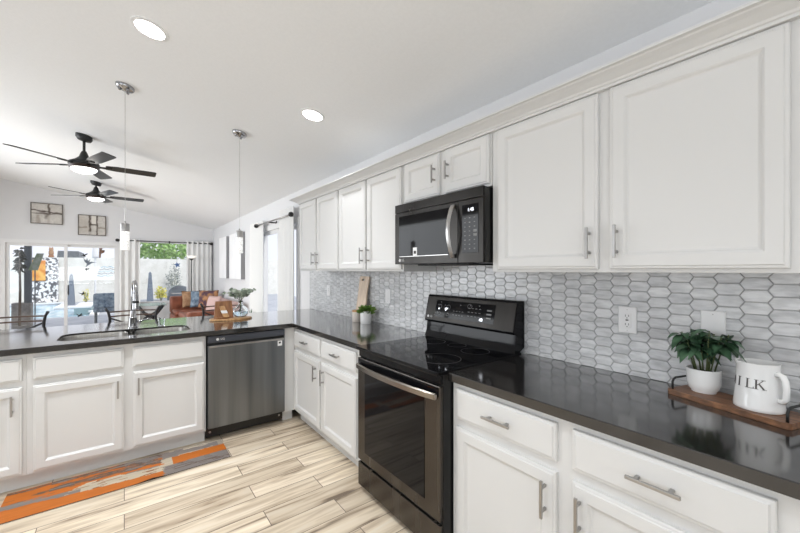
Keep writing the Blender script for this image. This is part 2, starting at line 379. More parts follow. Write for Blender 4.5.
def toe(T, u0, u1, n, root):
    mb = MB(T); mb.box((u0, 0, n-.016), (u1, .098, n)); return obj('toe_kick', mb, M['cabinet'], root)

# wall cabinets
UB, UT, UF = 1.396, 2.150, 1.565
TU = faceY(UF)
def wall_cab(u0, u1, v0, doors, label, hv):
    t = thing('wall_cabinet', label, 'cabinet', (u0, YW, v0), 'white wall cabinets above the range wall')
    carcass(TU, u0, u1, v0, UT, YW-UF-.002, t)
    for a, b, h in doors: door(TU, a, b, v0+.014, 2.138, t, h, hv, .13 if v0 < 1.6 else .11)
    return t
wall_cab(-3.862, -2.942, UB, [(-3.85,-3.43,-3.462), (-3.397,-2.955,-3.365)], 'white two-door wall cabinet ending the row beside the curtained sliding door', 1.522)
wall_cab(-2.938, -1.990, UB, [(-2.926,-2.476,-2.510), (-2.449,-2.002,-2.415)], 'white two-door wall cabinet above the outlets and leaning cutting board, beside the microwave', 1.524)
wall_cab(-1.986, -1.220, 1.860, [(-1.962,-1.612,-1.648), (-1.564,-1.231,-1.530)], 'short white two-door cabinet directly above the microwave', 2.005)
wall_cab(-1.216, -.085, UB, [(-1.179,-.673,-.704), (-.628,-.134,-.598)], 'wide white two-door wall cabinet above the milk pitcher and walnut tray', 1.518)
mb = MB(); prof = [(.0,2.152), (.0,2.140), (.024,2.140), (.024,2.150), (.030,2.153), (.034,2.160), (.060,2.176), (.078,2.184), (.082,2.188), (.096,2.190), (.096,2.199), (.0,2.199)]
xl, xr = -3.862, -.085
mb.rings([[(xl-d, YW, z) for d, z in prof], [(xl-d, UF-d, z) for d, z in prof], [(xr+d, UF-d, z) for d, z in prof], [(xr+d, YW, z) for d, z in prof]])
# flat cover behind the moulding
tag(obj('crown_moulding', mb, M['cabinet']), 'long white crown moulding running along the top of the wall cabinets', 'moulding')

# base cabinets on the range wall
TB = faceY(1.265); DV = (.096, .664); WV = (.703, .845)
def base_cab(T, u0, u1, doors, drawers, label, depth, group='white base cabinets under the dark counters', toe_n=-.06, hl=.125, false=False):
    o = T(u0, 0, 0)
    t = thing('base_cabinet', label, 'cabinet', o, group)
    carcass(T, u0, u1, .098, .872, depth, t, top=not false); toe(T, u0, u1, toe_n, t)
    for a, b, h in doors: door(T, a, b, DV[0]+.02, DV[1], t, h, .56, hl)
    for a, b in drawers: drawer(T, a, b, WV[0], WV[1], t, hl, not false, 'false_drawer_front' if false else 'drawer')
    return t
base_cab(TB, -3.262, -1.988, [(-3.235,-2.692,-2.745), (-2.654,-2.118,-2.605)], [(-3.235,-2.690), (-2.654,-2.118)],
         'white base cabinet with two drawers in the corner between dishwasher and range', .618)
base_cab(TB, -1.218, -.088, [(-1.187,-.688,-.728), (-.629,-.130,-.600)], [(-1.187,-.688), (-.629,-.130)],
         'white base cabinet with two drawers beneath the counter with the milk pitcher', .618, hl=.14)
# peninsula
TP = faceX(-3.264)
base_cab(TP, -.4935, .524, [(-.463,-.002,-.036), (.050,.510,.083)], [(-.463,-.002), (.050,.510)], 'white sink cabinet beneath the double sink, with plain panels above its doors', .585, toe_n=-.058, false=True)
base_cab(TP, -1.50, -.4940, [(-1.470,-1.02,-1.05), (-.985,-.512,-.554)], [(-1.47,-1.02), (-.985,-.512)], 'white base cabinet beside the sink cabinet, on the side away from the dishwasher', .585, toe_n=-.058)
t = thing('filler_panel', 'narrow white filler panel between the dishwasher and the corner cabinet', 'cabinet panel', (-3.264, 1.2, 0))
mb = MB(); mb.box((-3.30, 1.172, .098), (-3.264, 1.263, .872)); obj('panel', mb, M['cabinet'], t, bevel=.001)
mb = MB(); mb.box((-3.35, 1.172, 0), (-3.322, 1.263, .098)); obj('toe_kick', mb, M['cabinet'], t)

# countertops
def rrect(u0, u1, v0, v1, r, n=6):
    out = []
    for cx, cy, a0 in ((u1-r, v1-r, 0), (u0+r, v1-r, 90), (u0+r, v0+r, 180), (u1-r, v0+r, 270)):
        for i in range(n+1):
            a = math.radians(a0 + 90*i/n); out.append((cx+r*math.cos(a), cy+r*math.sin(a)))
    return out
SK = (-3.745, -3.372, -.375, .440)
mb = MB(); mb.prism([[(-1.988,1.231), (-3.228,1.231), (-3.228,-1.60), (-4.33,-1.60), (-4.33,YW), (-1.988,YW)], rrect(*SK, .09)], .8745, .914)
tag(obj('countertop', mb, M['quartz'], bevel=.003), 'L-shaped dark quartz countertop of the sink peninsula and corner', 'countertop')
mb = MB(); mb.box((-1.222, 1.231, .8745), (.06, YW, .914))
tag(obj('countertop', mb, M['quartz'], bevel=.003), 'straight dark quartz countertop carrying the walnut tray and milk pitcher', 'countertop')

# tile backsplash
t = thing('tile_backsplash', 'grey marble elongated hexagon tile backsplash behind the range and counters', 'backsplash', (-2.1, YW, .914))
mb = MB(); mb.box((-4.33, YW-.004, .9145), (.06, YW-.0004, 1.3955)); mb.box((-1.984, YW-.004, 1.3955), (-1.222, YW-.0004, 1.46)); obj('grout', mb, M['grout'], t)
mb = MB(faceY(YW-.004)); P_, H_, K_ = .077, .0463, .0075
nc = int(4.39/P_)+2
for i in range(nc):
    cx = -4.33 + P_*i; zt = 1.459 if -1.95 < cx < -1.25 else 1.395
    for j in range(-1, 13):
        cz = .914 + H_*(j + (.5 if i % 2 else 0))
        if cz - H_/2 > zt - .004: continue
        def hexa(g):
            a, b, h = P_/2+K_-g*1.2, P_/2-K_-g*.6, H_/2-g
            pts = [(-a,0), (-b,-h), (b,-h), (a,0), (b,h), (-b,h)]
            return [(min(max(cx+p, -4.329), .059), min(max(cz+q, .9148), zt)) for p, q in pts]
        o, n = hexa(.0013), hexa(.0033)
        if max(p[1] for p in o) - min(p[1] for p in o) < .006 or max(p[0] for p in o) - min(p[0] for p in o) < .012: continue
        mb.rings([[(*p, 0) for p in o], [(*p, .003) for p in o], [(*p, .0048) for p in n]], cap0=False)
obj('tiles', mb, M['tile'], t)

# ------------------------------------------------------------------ sink and faucet
t = thing('double_sink', 'stainless steel double-bowl sink set into the peninsula countertop', 'sink', (-3.56, 0, .87))
mb = MB(); x0, x1, y0, y1 = SK
def bowl(a, b):
    mb = MB(); R = []
    for d, z in ((.007,.900), (.009,.9005), (.012,.89), (.020,.71), (.055,.685)): R.append([(p[0], p[1], z) for p in rrect(x0-.006+d, x1+.006-d, a+d, b-d, max(.085-d*.3, .03))])
    R2 = [[(p[0], p[1], z) for p in rrect(x0-.006+d, x1+.006-d, a+d, b-d, max(.085-d*.3, .03))] for d, z in ((.055,.681), (.016,.706), (.0075,.89))]
    mb.rings(R + R2, cap0=False, cap1=False); bm = mb.bm
    mb.rings([R[-1], R2[0]], True, True)
    o = obj('bowl', mb, M['steel'], t, smooth=40)
    c = ((x0+x1)/2, (a+b)/2); mb = MB(); mb.lathe([(.042,.6852), (.042,.688), (.03,.689), (.026,.687)], (c[0], c[1], 0)); obj('drain', mb, M['chrome'], o, smooth=40)
bowl(y0-.004, .030); bowl(.060, y1+.004)
mb = MB(); mb.box((x0+.02, .032, .860), (x1-.02, .058, .878), bev=.005); obj('divider', mb, M['steel'], t)

t = thing('kitchen_faucet', 'tall chrome pull-down gooseneck faucet behind the double sink', 'faucet', (-3.82, .06, .914))
fx, fy = -3.82, .06
mb = MB(); mb.lathe([(.036,.914), (.036,.922), (.031,.927), (.027,.99), (.0275,.992), (.0275,1.0), (.022,1.006), (.018,1.06)], (fx, fy, 0)); obj('faucet_body', mb, M['chrome'], t, smooth=40)
mb = MB(); pts = [(fx, fy, 1.03), (fx, fy, 1.20)] + [(fx+.085-.085*math.cos(a), fy+.014*math.sin(a/2), 1.225+.085*math.sin(a)) for a in [PI*i/12 for i in range(13)]] + [(fx+.172, fy+.014, 1.20)]
mb.tube(pts, .0155, 12); obj('gooseneck', mb, M['chrome'], t, smooth=True)
mb = MB(); mb.lathe([(.016,1.215), (.019,1.20), (.020,1.14), (.023,1.10), (.023,1.085), (.014,1.083)], (fx+.172, fy+.014, 0)); o = obj('spray_head', mb, M['chrome'], t, smooth=40)
mb = MB(); mb.lathe([(.0222,1.155), (.0235,1.135)], (fx+.172, fy+.014, 0)); obj('spray_button', mb, M['matt_black'], o, smooth=40)
mb = MB(); mb.tube([(fx, fy+.02, .965), (fx, fy+.05, .967), (fx+.01, fy+.07, .975), (fx+.03, fy+.125, .985)], [.012,.012,.008,.006], 10); obj('lever_handle', mb, M['chrome'], t, smooth=True)
t = thing('drinking_glass', 'small clear tumbler standing behind the sink beside the faucet', 'glass', (-3.80, .262, .914))
mb = MB(); mb.lathe([(.022,.914), (.030,.985), (.028,.985), (.021,.92), (.001,.919)], (-3.80, .262, 0), cap1=True); obj('tumbler', mb, M['glass'], t, smooth=40)

# ------------------------------------------------------------------ lettering made of strokes
def text_mesh(s, T, u, v, size, parent, name, m, n=.0006, depth=.0006, spacing=1.0):
    c = bpy.data.curves.new('lettering', 'FONT'); c.body = s; c.size = size; c.align_x = 'CENTER'; c.align_y = 'CENTER'; c.space_character = spacing
    o = bpy.data.objects.new('lettering', c); COL.objects.link(o); me = bpy.data.meshes.new_from_object(o); bpy.data.objects.remove(o)
    mb = MB(); mb.bm.from_mesh(me); bpy.data.meshes.remove(me)
    r = bmesh.ops.extrude_face_region(mb.bm, geom=mb.bm.faces[:])
    for g in r['geom']:
        if isinstance(g, bmesh.types.BMVert): g.co.z += depth
    for q in mb.bm.verts: q.co = Vector(T(u+q.co.x, v+q.co.y, n+q.co.z))
    return obj(name, mb, m, parent)

# ------------------------------------------------------------------ dishwasher
t = thing('dishwasher', 'black stainless dishwasher built into the peninsula', 'dishwasher', (-3.25, .85, 0))
T = faceX(-3.244); a, b = .532, 1.166
mb = MB(T); mb.box((a, .10, -.58), (b, .868, -.03)); obj('tub', mb, M['matt_black'], t)
mb = MB(T); mb.box((a+.004, .118, -.028), (b-.004, .792, .012), bev=.004); d = obj('door', mb, M['grey_steel'], t)
mb = MB(T); mb.box((a+.004, .796, -.028), (b-.004, .812, -.012)); obj('pocket_recess', mb, M['matt_black'], d)
mb = MB(T); mb.box((a+.012, .774, .0122), (b-.012, .790, .0165), bev=.002); lab(obj('pocket_handle', mb, M['nickel'], d), 'bright handle lip along the door top')
mb = MB(T); mb.box((b-.070, .722, .0121), (b-.030, .768, .0131)); lab(obj('sticker', mb, M['plastic'], d), 'small white square sticker')
mb = MB(T); mb.box((b-.060, .742, .0131), (b-.042, .758, .0135)); obj('sticker_print', mb, M['slot'], d)
mb = MB(T); mb.box((a+.004, .812, -.028), (b-.004, .866, .006), bev=.003); cp = obj('control_strip', mb, mat('blue_grey_steel', (.075,.082,.10), .3, .6), t)
mb = MB(T); mb.lathe([(.011,.0062), (.011,.0072)], (0,0,0), 18)
for q in mb.bm.verts: pass
mb.bm.free()
def disc(T, u, v, r, n0, n1, m, parent, name, seg=18):
    mb = MB(T); mb.prism([[(u+r*math.cos(2*PI*k/seg), v+r*math.sin(2*PI*k/seg)) for k in range(seg)]], n0, n1); return obj(name, mb, m, parent)
disc(T, a+.075, .838, .011, .0062, .0070, M['print'], cp, 'emblem'); text_mesh('LG', T, a+.112, .838, .026, cp, 'maker_lettering', M['print'], .0062)
mb = MB(T); mb.box((a, .022, -.10), (b, .100, -.07)); k = obj('toe_panel', mb, M['black'], t)
for u in (a+.03, b-.03): disc(T, u, .062, .009, -.070, -.067, M['nickel'], k, 'screw')
for u in (a+.05, b-.05):
    mb = MB(T); mb.lathe([(.018,0), (.018,.012), (.007,.014), (.007,.10)], (0,0,0), 12)
    for q in mb.bm.verts: pass
    for q in mb.bm.verts:
        x, y, z = q.co.x+3.244, q.co.y, q.co.z
    mb.bm.free()
    mb = MB(); mb.lathe([(.018,0), (.018,.012), (.007,.014), (.007,.10)], (-3.50, u, 0), 12); obj('foot', mb, M['black'], t)

# ------------------------------------------------------------------ range
RX0, RX1 = -1.985, -1.225; T = faceY(1.205)
t = thing('electric_range', 'black stainless electric range with glass cooktop under the microwave', 'range', (-1.605, 1.5, 0))
mb = MB(); mb.box((RX0+.002, 1.207, .05), (RX1-.002, 1.84, .905)); obj('range_body', mb, M['black'], t, bevel=.002)
for x in (RX0+.06, RX1-.06):
    for y in (1.28, 1.78):
        mb = MB(); mb.lathe([(.022,0), (.022,.012), (.01,.014), (.01,.05)], (x, y, 0), 12); obj('foot', mb, M['black'], t)
mb = MB(); mb.box((RX0, 1.168, .902), (RX1, 1.842, .922), bev=.005); ck = obj('cooktop', mb, M['black_glass'], t)
def ringline(cx, cy, r, parent):
    mb = MB(); n = 40; mb.prism([[(cx+r*math.cos(2*PI*i/n), cy+r*math.sin(2*PI*i/n)) for i in range(n)], [(cx+(r-.002)*math.cos(2*PI*i/n), cy+(r-.002)*math.sin(2*PI*i/n)) for i in range(n)]], .9221, .9224)
    obj('burner_ring', mb, mat('burner_line', (.05,.05,.052), .3) if 'burner_line' not in bpy.data.materials else bpy.data.materials['burner_line'], parent)
for cx, cy, r in ((-1.79,1.36,.135), (-1.42,1.37,.115), (-1.79,1.66,.085), (-1.42,1.66,.085), (-1.605,1.70,.06)): ringline(cx, cy, r, ck)
mb = MB(T); mb.box((RX0+.004, .856, -.003), (RX1-.004, .902, .012), bev=.004); obj('vent_trim', mb, M['black_glass'], t)
mb = MB(T); mb.box((RX0+.004, .205, -.001), (RX1-.004, .850, .020), bev=.004); d = obj('oven_door', mb, M['oven_steel'], t)
mb = MB(T); mb.box((RX0+.012, .800, .0202), (RX1-.012, .846, .0225), bev=.001); obj('door_top_band', mb, M['black_glass'], d)
mb = MB(T); mb.box((-1.897, .268, .0202), (-1.338, .800, .0222), bev=.001); lab(obj('oven_window', mb, M['black_glass'], d), 'black glass window')
mb = MB(T); R = []
for i in range(17):
    s = i/16; u = RX0+.022+(RX1-RX0-.044)*s; n = .040+.030*math.sin(PI*s)**.7; z = .802
    R.append([(u, z-.017, n-.006), (u, z-.012, n+.004), (u, z+.012, n+.004), (u, z+.017, n-.006), (u, z+.010, n-.011), (u, z-.010, n-.011)])
mb.rings(R)
for u in (RX0+.030, RX1-.030): mb.box((u-.014, .790, .019), (u+.014, .814, .042), bev=.003)
lab(obj('oven_handle', mb, M['smoked_handle'], d, smooth=40), 'bowed bright steel handle')
mb = MB(T); mb.box((RX0+.004, .040, -.001), (RX1-.004, .186, .018), bev=.004); w_ = obj('storage_drawer', mb, M['oven_steel'], t)
mb = MB(T); mb.box((RX0+.012, .186, -.002), (RX1-.012, .205, .004)); obj('drawer_gap', mb, M['matt_black'], t)
# backguard with tilted control panel
mb = MB(lambda u, v, n: (n, u, v))
mb.prism([[(1.765,.9225), (1.82,.9225), (1.870,.95), (1.870,1.222), (1.817,1.226), (1.807,1.222), (1.765,1.045), (1.771,1.035), (1.790,1.030), (1.783,.965)]], RX0-.008, RX1)
bgd = obj('backguard', mb, M['black_glass'], t, bevel=.002)
import mathutils
c0 = Vector((0, 1.765, 1.045)); c1 = Vector((0, 1.807, 1.222)); vv = (c1-c0).normalized(); nn = Vector((0, -vv.z, vv.y)); PL = (c1-c0).length
def TC(u, v, n): p = c0 + vv*v + nn*n; return (u, p.y, p.z)
mb = MB(TC); mb.box((RX0+.004, .004, .0005), (RX1-.004, PL-.010, .004), bev=.001); cpn = obj('control_panel', mb, M['black_steel'], bgd)
cpn.parent = t
mb = MB(TC); mb.box((-1.890, .030, .0041), (-1.372, .150, .0050)); scr = obj('touch_panel', mb, M['black_glass'], cpn)
M['dim_print'] = mat('dim_print', (.20,.20,.20), .5)
KEYS = [(-1.715+.026*i, .055+.026*j, .013, .003) for i in range(4) for j in range(2)] + [(-1.585+.030*i, .060+.026*j, .015, .003) for i in range(4) for j in range(3)]
KEYS += [(-1.432, .058+.024*i, .037, .009) for i in range(3)] + [(u, v, .010, .004) for u, v in ((-1.868,.060), (-1.868,.115), (-1.80,.115), (-1.845,.135), (-1.77,.060), (-1.66,.125), (-1.575,.128), (-1.50,.132))]
for u, v, a, b in KEYS: mb = MB(TC); mb.box((u, v, .0051), (u+a, v+b, .0056)); obj('touch_key', mb, M['dim_print'], scr)
n = 26
for cu, cv, r in ((-1.575,.125,.019), (-1.845,.105,.016), (-1.765,.105,.020), (-1.845,.055,.013), (-1.765,.055,.014)):
    mb = MB(TC); mb.prism([[(cu+r*math.cos(2*PI*k/n), cv+r*.8*math.sin(2*PI*k/n)) for k in range(n)], [(cu+(r-.002)*math.cos(2*PI*k/n), cv+(r-.002)*.8*math.sin(2*PI*k/n)) for k in range(n)]], .0051, .0056); obj('burner_symbol', mb, M['dim_print'], scr)
for pts in ([(-1.860,.082), (-1.848,.084), (-1.850,.094), (-1.858,.093)], [(-1.797,.090), (-1.786,.076), (-1.777,.088), (-1.764,.098), (-1.790,.099)], [(-1.482,.040), (-1.458,.040), (-1.458,.054), (-1.466,.060), (-1.474,.054), (-1.482,.054)]):
    mb = MB(TC); mb.prism([pts], .0057, .0062); lab(obj('white_mark', mb, M['screen'], scr), 'small white mark')  # small white marks sharing the material of the clock digits
disc(TC, RX0+.030, .026, .009, .0041, .0048, M['print'], cpn, 'emblem'); text_mesh('LG', TC, RX0+.060, .026, .022, cpn, 'maker_lettering', M['print'], .0042)

# ------------------------------------------------------------------ microwave
MZ0, MZ1 = 1.445, 1.852; T = faceY(1.505); X0, X1 = -1.982, -1.226
t = thing('microwave', 'black stainless over-the-range microwave between the wall cabinets', 'microwave', (-1.6, 1.6, MZ0))
mb = MB(); mb.box((X0, 1.5065, MZ0), (X1, YW-.009, MZ1), bev=.003); body = obj('casing', mb, M['black'], t)
mb = MB(); mb.box((X0+.15, 1.56, MZ0-.010), (X1-.15, 1.80, MZ0-.0005), bev=.003); obj('underside_vent', mb, M['matt_black'], body)
mb = MB(T); mb.box((X0-.012, 1.795, 0), (X1+.006, MZ1, .014), bev=.003); lab(obj('vent_band', mb, M['black_steel'], t), 'plain steel band across the top')
mb = MB(T); mb.box((X0-.012, MZ0, 0), (-1.402, 1.793, .014), bev=.003); d = obj('door', mb, M['black_steel'], t)
mb = MB(T); mb.box((-1.945, 1.500, .0142), (-1.470, 1.768, .0160), bev=.001); wn_ = lab(obj('door_window', mb, M['black_glass'], d), 'black glass window')
mb = MB(T); mb.box((-1.938, 1.494, .0161), (-1.475, 1.498, .0175)); obj('window_lower_trim', mb, M['nickel'], d)
mb = MB(T); mb.box((-1.795, 1.500, .0161), (-1.755, 1.552, .0168)); st = lab(obj('sticker', mb, M['plastic'], wn_), 'small white label')
mb = MB(T); mb.box((-1.786, 1.512, .0169), (-1.764, 1.530, .0172)); lab(obj('warning_print', mb, M['slot'], d), 'dark print on the label')
mb = MB(T); mb.box((-1.400, MZ0, 0), (X1+.006, 1.793, .014), bev=.003); pn = obj('control_side', mb, M['black_steel'], t)
mb = MB(T); mb.box((-1.368, 1.500, .0142), (-1.252, 1.765, .0156), bev=.001); kp = obj('keypad', mb, M['black_glass'], pn)
for j in range(8):
    for i in range(3):
        mb = MB(T); mb.box((-1.352+.034*i, 1.520+.024*j, .0157), (-1.342+.034*i, 1.525+.024*j, .0161)); obj('key', mb, M['dim_print'], kp)
for z in (1.590, 1.612): mb = MB(T); mb.box((-1.286, z, .0162), (-1.262, z+.014, .0165)); obj('start_key', mb, M['dim_print'], kp)
text_mesh('1:48', T, -1.306, 1.735, .026, kp, 'clock_digits', M['screen'], .0158)
mb = MB(T); R = []
for i in range(17):
    s = i/16; z = 1.475+.300*s; n = .030+.040*math.sin(PI*s)**.8; u = -1.428
    R.append([(u-.013, z, n-.004), (u-.008, z, n+.005), (u+.008, z, n+.005), (u+.013, z, n-.004), (u+.008, z, n-.009), (u-.008, z, n-.009)])
mb.rings(R); mb.box((-1.438, 1.476, .0135), (-1.418, 1.496, .034), bev=.002); mb.box((-1.438, 1.754, .0135), (-1.418, 1.774, .034), bev=.002)
lab(obj('door_handle', mb, M['nickel'], d, smooth=40), 'bowed bright steel handle')
disc(T, X0+.045, 1.472, .011, .0142, .0150, M['print'], d, 'emblem'); text_mesh('LG', T, X0+.078, 1.472, .024, d, 'maker_lettering', M['print'], .0142)

# ------------------------------------------------------------------ outlets and switches
def wallplate(kind, label, cx, cz, slots, w_=.078, h_=.123, blank=False):
    t = thing(kind, label, kind.replace('_', ' '), (cx, YW, cz)); T = faceY(YW-.0086)
    mb = MB(T); mb.rects(cx-w_/2, cx+w_/2, cz-h_/2, cz+h_/2, [(0,0), (0,.004), (.003,.0062)], cap0=True); p = obj('cover_plate', mb, M['plastic'], t)
    mb = MB(T)
    if slots:
        mb.box((cx-.0165, cz-.034, .0063), (cx+.0165, cz+.034, .0078), bev=.0006); ins = obj('socket_face', mb, M['plastic'], t); mb = MB(T)
        for s in (-.020, .020):
            for a, b, c, d in ((-.008,-.004,-.0055,.005), (.0055,-.004,.008,.005), (-.0022,-.012,.0022,-.008)):
                mb = MB(T); mb.box((cx+a, cz+s+b, .0079), (cx+c, cz+s+d, .0083)); obj('socket_slot', mb, M['slot'], ins)
        mb = MB(T); mb.box((cx-.006, cz-.003, .0079), (cx+.006, cz+.003, .0083)); obj('reset_button', mb, M['slot'], ins)
    elif not blank:
        mb.box((cx-.0165, cz-.034, .0063), (cx+.0165, cz+.034, .0085), bev=.0015); obj('rocker', mb, M['plastic'], t)
    for s in (-.048, .048): mb = MB(T); mb.box((cx-.0018, cz+s-.0018, .0062), (cx+.0018, cz+s+.0018, .0066)); obj('screw', mb, M['nickel'], t)
wallplate('wall_outlet', 'white duplex outlet on the tiles between the range and the potted plant', -.681, 1.171, True)
wallplate('blank_wall_plate', 'plain blank white wall plate on the tiles behind the leafy potted plant', -.372, 1.180, False, blank=True)
wallplate('wall_outlet', 'white outlet on the tiles towards the corner, left of the cutting board', -3.787, 1.172, True)
wallplate('light_switch', 'white switch plate on the tiles between cutting board and range', -2.61, 1.173, False)

# ------------------------------------------------------------------ tray, plant, pitcher on the straight counter
tr = thing('serving_tray', 'long walnut board tray with black end handles on the counter', 'tray', (-.3, 1.75, .914))
ax = Vector((-.154, 1.614, 0)); bx_ = Vector((-.484, 1.718, 0)); dd = (ax-bx_).normalized(); pp = Vector((-dd.y, dd.x, 0))
def TT(u, v, n): p = bx_ + dd*u + pp*v; return (p.x, p.y, n)
LN = .362
mb = MB(TT); mb.prism([rrect(0, LN, 0, .150, .012)], .9146, .934); obj('board', mb, M['walnut'], tr, bevel=.003)
for u in (.014, LN-.012):
    mb = MB(TT); w0, w1 = .014, .136
    mb.tube([(u, w0, .933), (u, w0, .962), (u, w0+.006, .972), (u, w0+.018, .977), (u, w1-.018, .977), (u, w1-.006, .972), (u, w1, .962), (u, w1, .933)], .0042, 8)
    lab(obj('handle', mb, M['matt_black'], tr, smooth=True), 'black iron loop handle')
def pot_at(c, prof, name, m=M['ceramic'], parent=None, n=32): mb = MB(); mb.lathe(prof, c, n); return obj(name, mb, m, parent, smooth=45)
pc = (-.382, 1.783, .9345)
t = thing('potted_plant', 'dark green leafy plant in a round white pot on the walnut tray', 'plant', pc)
pot_at(pc, [(.036,0), (.039,.001), (.040,.006), (.048,.016), (.053,.038), (.054,.088), (.051,.090), (.049,.074), (.02,.072)], 'pot', parent=t)
mb = MB(); mb.lathe([(.0485,.066), (.0485,.0735), (.02,.076)], pc, 20); obj('soil', mb, M['soil'], t)
random.seed(4); mb = MB(); ml = MB()
for k in range(11):
    a = k*2.4; r = .034*math.sqrt((k+.5)/11); b = Vector((pc[0]+r*math.cos(a), pc[1]+r*math.sin(a), 1.004)); sp = .020+.028*random.random()
    e = b + Vector((math.cos(a)*sp, math.sin(a)*sp*.5-.018, (.100+.085*random.random()))); mb.tube([b, (b+e)/2+Vector((0,0,.012)), e], [.003,.0025,.002], 6)
    for q in range(8):
        th = a + (q-3.5)*.8 + random.uniform(-.3,.3); el = random.uniform(-.3,.5)
        ml.leaf(e - (e-b)*random.uniform(0,.28), (math.cos(th), math.sin(th), el), random.uniform(.050,.078), random.uniform(.030,.046), random.uniform(.3,.8))
for q in list(ml.bm.verts)+list(mb.bm.verts):
    if q.co.y > 1.862: q.co.y = 1.862 + (q.co.y-1.862)*.08
obj('stems', mb, M['stem'], t, smooth=True); obj('leaves', ml, M['leaf'], t, smooth=True)

pi_ = (-.222, 1.722, .9345)
t = thing('milk_pitcher', 'white ceramic milk pitcher lettered in black, standing on the walnut tray', 'pitcher', pi_)
dir_ = Vector((dd.x, dd.y, 0))
def pit_ring(r, z, lip=0):
    out = []
    for k in range(40):
        a = 2*PI*k/40; rr = r + lip*max(0, math.cos(a-math.radians(200)))**6
        out.append((pi_[0]+rr*math.cos(a), pi_[1]+rr*math.sin(a), pi_[2]+z))
    return out
mb = MB(); mb.rings([pit_ring(.0635,0), pit_ring(.0655,.002), pit_ring(.0655,.012), pit_ring(.0590,.080), pit_ring(.0535,.144,.004), pit_ring(.0540,.156,.010), pit_ring(.0522,.157,.010), pit_ring(.0515,.144,.004), pit_ring(.057,.08), pit_ring(.062,.012)])
pj = obj('jug', mb, M['ceramic'], t, smooth=50)
mb = MB(); hd = Vector((math.cos(math.radians(-33)), math.sin(math.radians(-33)), 0)); hp = []
for r, z in ((.051,.126), (.064,.130), (.074,.126), (.080,.112), (.083,.085), (.082,.056), (.074,.044), (.058,.044)): hp.append(Vector(pi_)+hd*r+Vector((0,0,z)))
mb.tube(hp, [.0085,.0085,.009,.009,.0085,.0085,.008,.008], 12); obj('handle', mb, M['ceramic'], t, smooth=True)
# serif capitals wrapped round the jug: strokes given as (x0,x1,z0,z1) bars or slanted bars
mb = MB()
def stroke(c, p0, p1, wd):
    """slanted stroke wrapped onto the jug around angle c"""
    n = 5; R = []
    for i in range(n+1):
        s = i/n; u = p0[0]+(p1[0]-p0[0])*s; z = p0[1]+(p1[1]-p0[1])*s
        dv = Vector((p1[0]-p0[0], p1[1]-p0[1])); dv.normalize(); sx, sz = (-dv.y*wd/2, dv.x*wd/2)
        q = []
        for sg, off in ((-1,.0005), (1,.0005), (1,.0012), (-1,.0012)):
            uu, zz = u+sg*sx, z+sg*sz; uu *= 1.35; r = .0655 - (zz-.012)*(.0065/.068) + off + .0004; a = c + uu/.059
            q.append((pi_[0]+r*math.cos(a), pi_[1]+r*math.sin(a), pi_[2]+zz))
        R.append(q)
    mb.rings(R)
ZB, ZT = .076, .106; h = ZT-ZB
cK = math.radians(-82); stp = .029/.059
for ch, c in (('M', cK-3*stp-.02), ('I', cK-2*stp+.06), ('L', cK-stp), ('K', cK)):
    if ch in 'IL': stroke(c, (0, ZB), (0, ZT), .0034)
    if ch == 'I':
        for z in (ZB, ZT): stroke(c, (-.0042, z), (.0042, z), .0012)
    if ch == 'L':
        stroke(c, (-.004, ZT), (.004, ZT), .0012); stroke(c, (-.004, ZB), (.012, ZB), .0014); stroke(c, (.0115, ZB), (.0115, ZB+.006), .0014)
    if ch == 'K':
        stroke(c, (-.005, ZB), (-.005, ZT), .0034); stroke(c, (-.004, ZB+h*.42), (.008, ZT), .0014); stroke(c, (0, ZB+h*.58), (.009, ZB), .0034)
        for x, z in ((-.005,ZB), (-.005,ZT), (.008,ZT), (.0095,ZB)): stroke(c, (x-.004, z), (x+.004, z), .0012)
    if ch == 'M':
        stroke(c, (-.009, ZB), (-.008, ZT), .0016); stroke(c, (.009, ZB), (.008, ZT), .0034); stroke(c, (-.008, ZT), (0, ZB+.002), .0034); stroke(c, (0, ZB+.002), (.008, ZT), .0014)
        for x, z in ((-.009,ZB), (-.009,ZT), (.009,ZT), (.009,ZB)): stroke(c, (x-.0035, z), (x+.0035, z), .0012)
lab(obj('milk_lettering', mb, M['ink'], pj), 'dark serif capital letters')

# ------------------------------------------------------------------ cutting board and small pots in the corner
t = thing('cutting_board', 'tall pale wooden cutting board leaning against the tiles', 'cutting board', (-3.0, 1.85, .914))
def TL(u, v, n): return (u, 1.812+.055*(v-.9145)/.42 - n, v)
mb = MB(TL); mb.prism([[(-3.07,.9165), (-2.895,.9165), (-2.905,1.20), (-2.888,1.335), (-2.90,1.345), (-3.05,1.345), (-3.062,1.335), (-3.060,1.20)], rrect(-3.02, -2.965, 1.300, 1.322, .009)], 0, .014); obj('board', mb, M['pale_wood'], t, bevel=.003)
pc = (-2.815, 1.770, .914)
t = thing('succulent_pot', 'white cylinder pot with a bright green succulent by the cutting board', 'plant', pc)
pot_at(pc, [(.048,0), (.050,.006), (.052,.010), (.054,.115), (.050,.116), (.049,.095), (.02,.093)], 'pot', parent=t)
mb = MB(); mb.lathe([(.050,.090), (.050,.098), (.02,.104)], pc, 20); obj('soil', mb, M['soil'], t)
random.seed(11); mb = MB()
for k in range(70):
    a = k*2.4; r = .046*math.sqrt(k/70); el = 1.3-1.2*k/70
    mb.leaf((pc[0]+r*math.cos(a)*.7, pc[1]+r*math.sin(a)*.7, 1.012+.02*random.random()), (math.cos(a)*math.cos(el), math.sin(a)*math.cos(el), math.sin(el)), random.uniform(.045,.085), .034, .1, up=Vector((random.uniform(0,1), random.uniform(-1,0), random.uniform(-.2,.9))))
obj('leaves', mb, M['leaf_light'], t, smooth=True)
pc = (-2.955, 1.752, .914)
t = thing('lidded_jar', 'small pale jar with a wooden lid between the cutting board and the succulent', 'jar', pc)
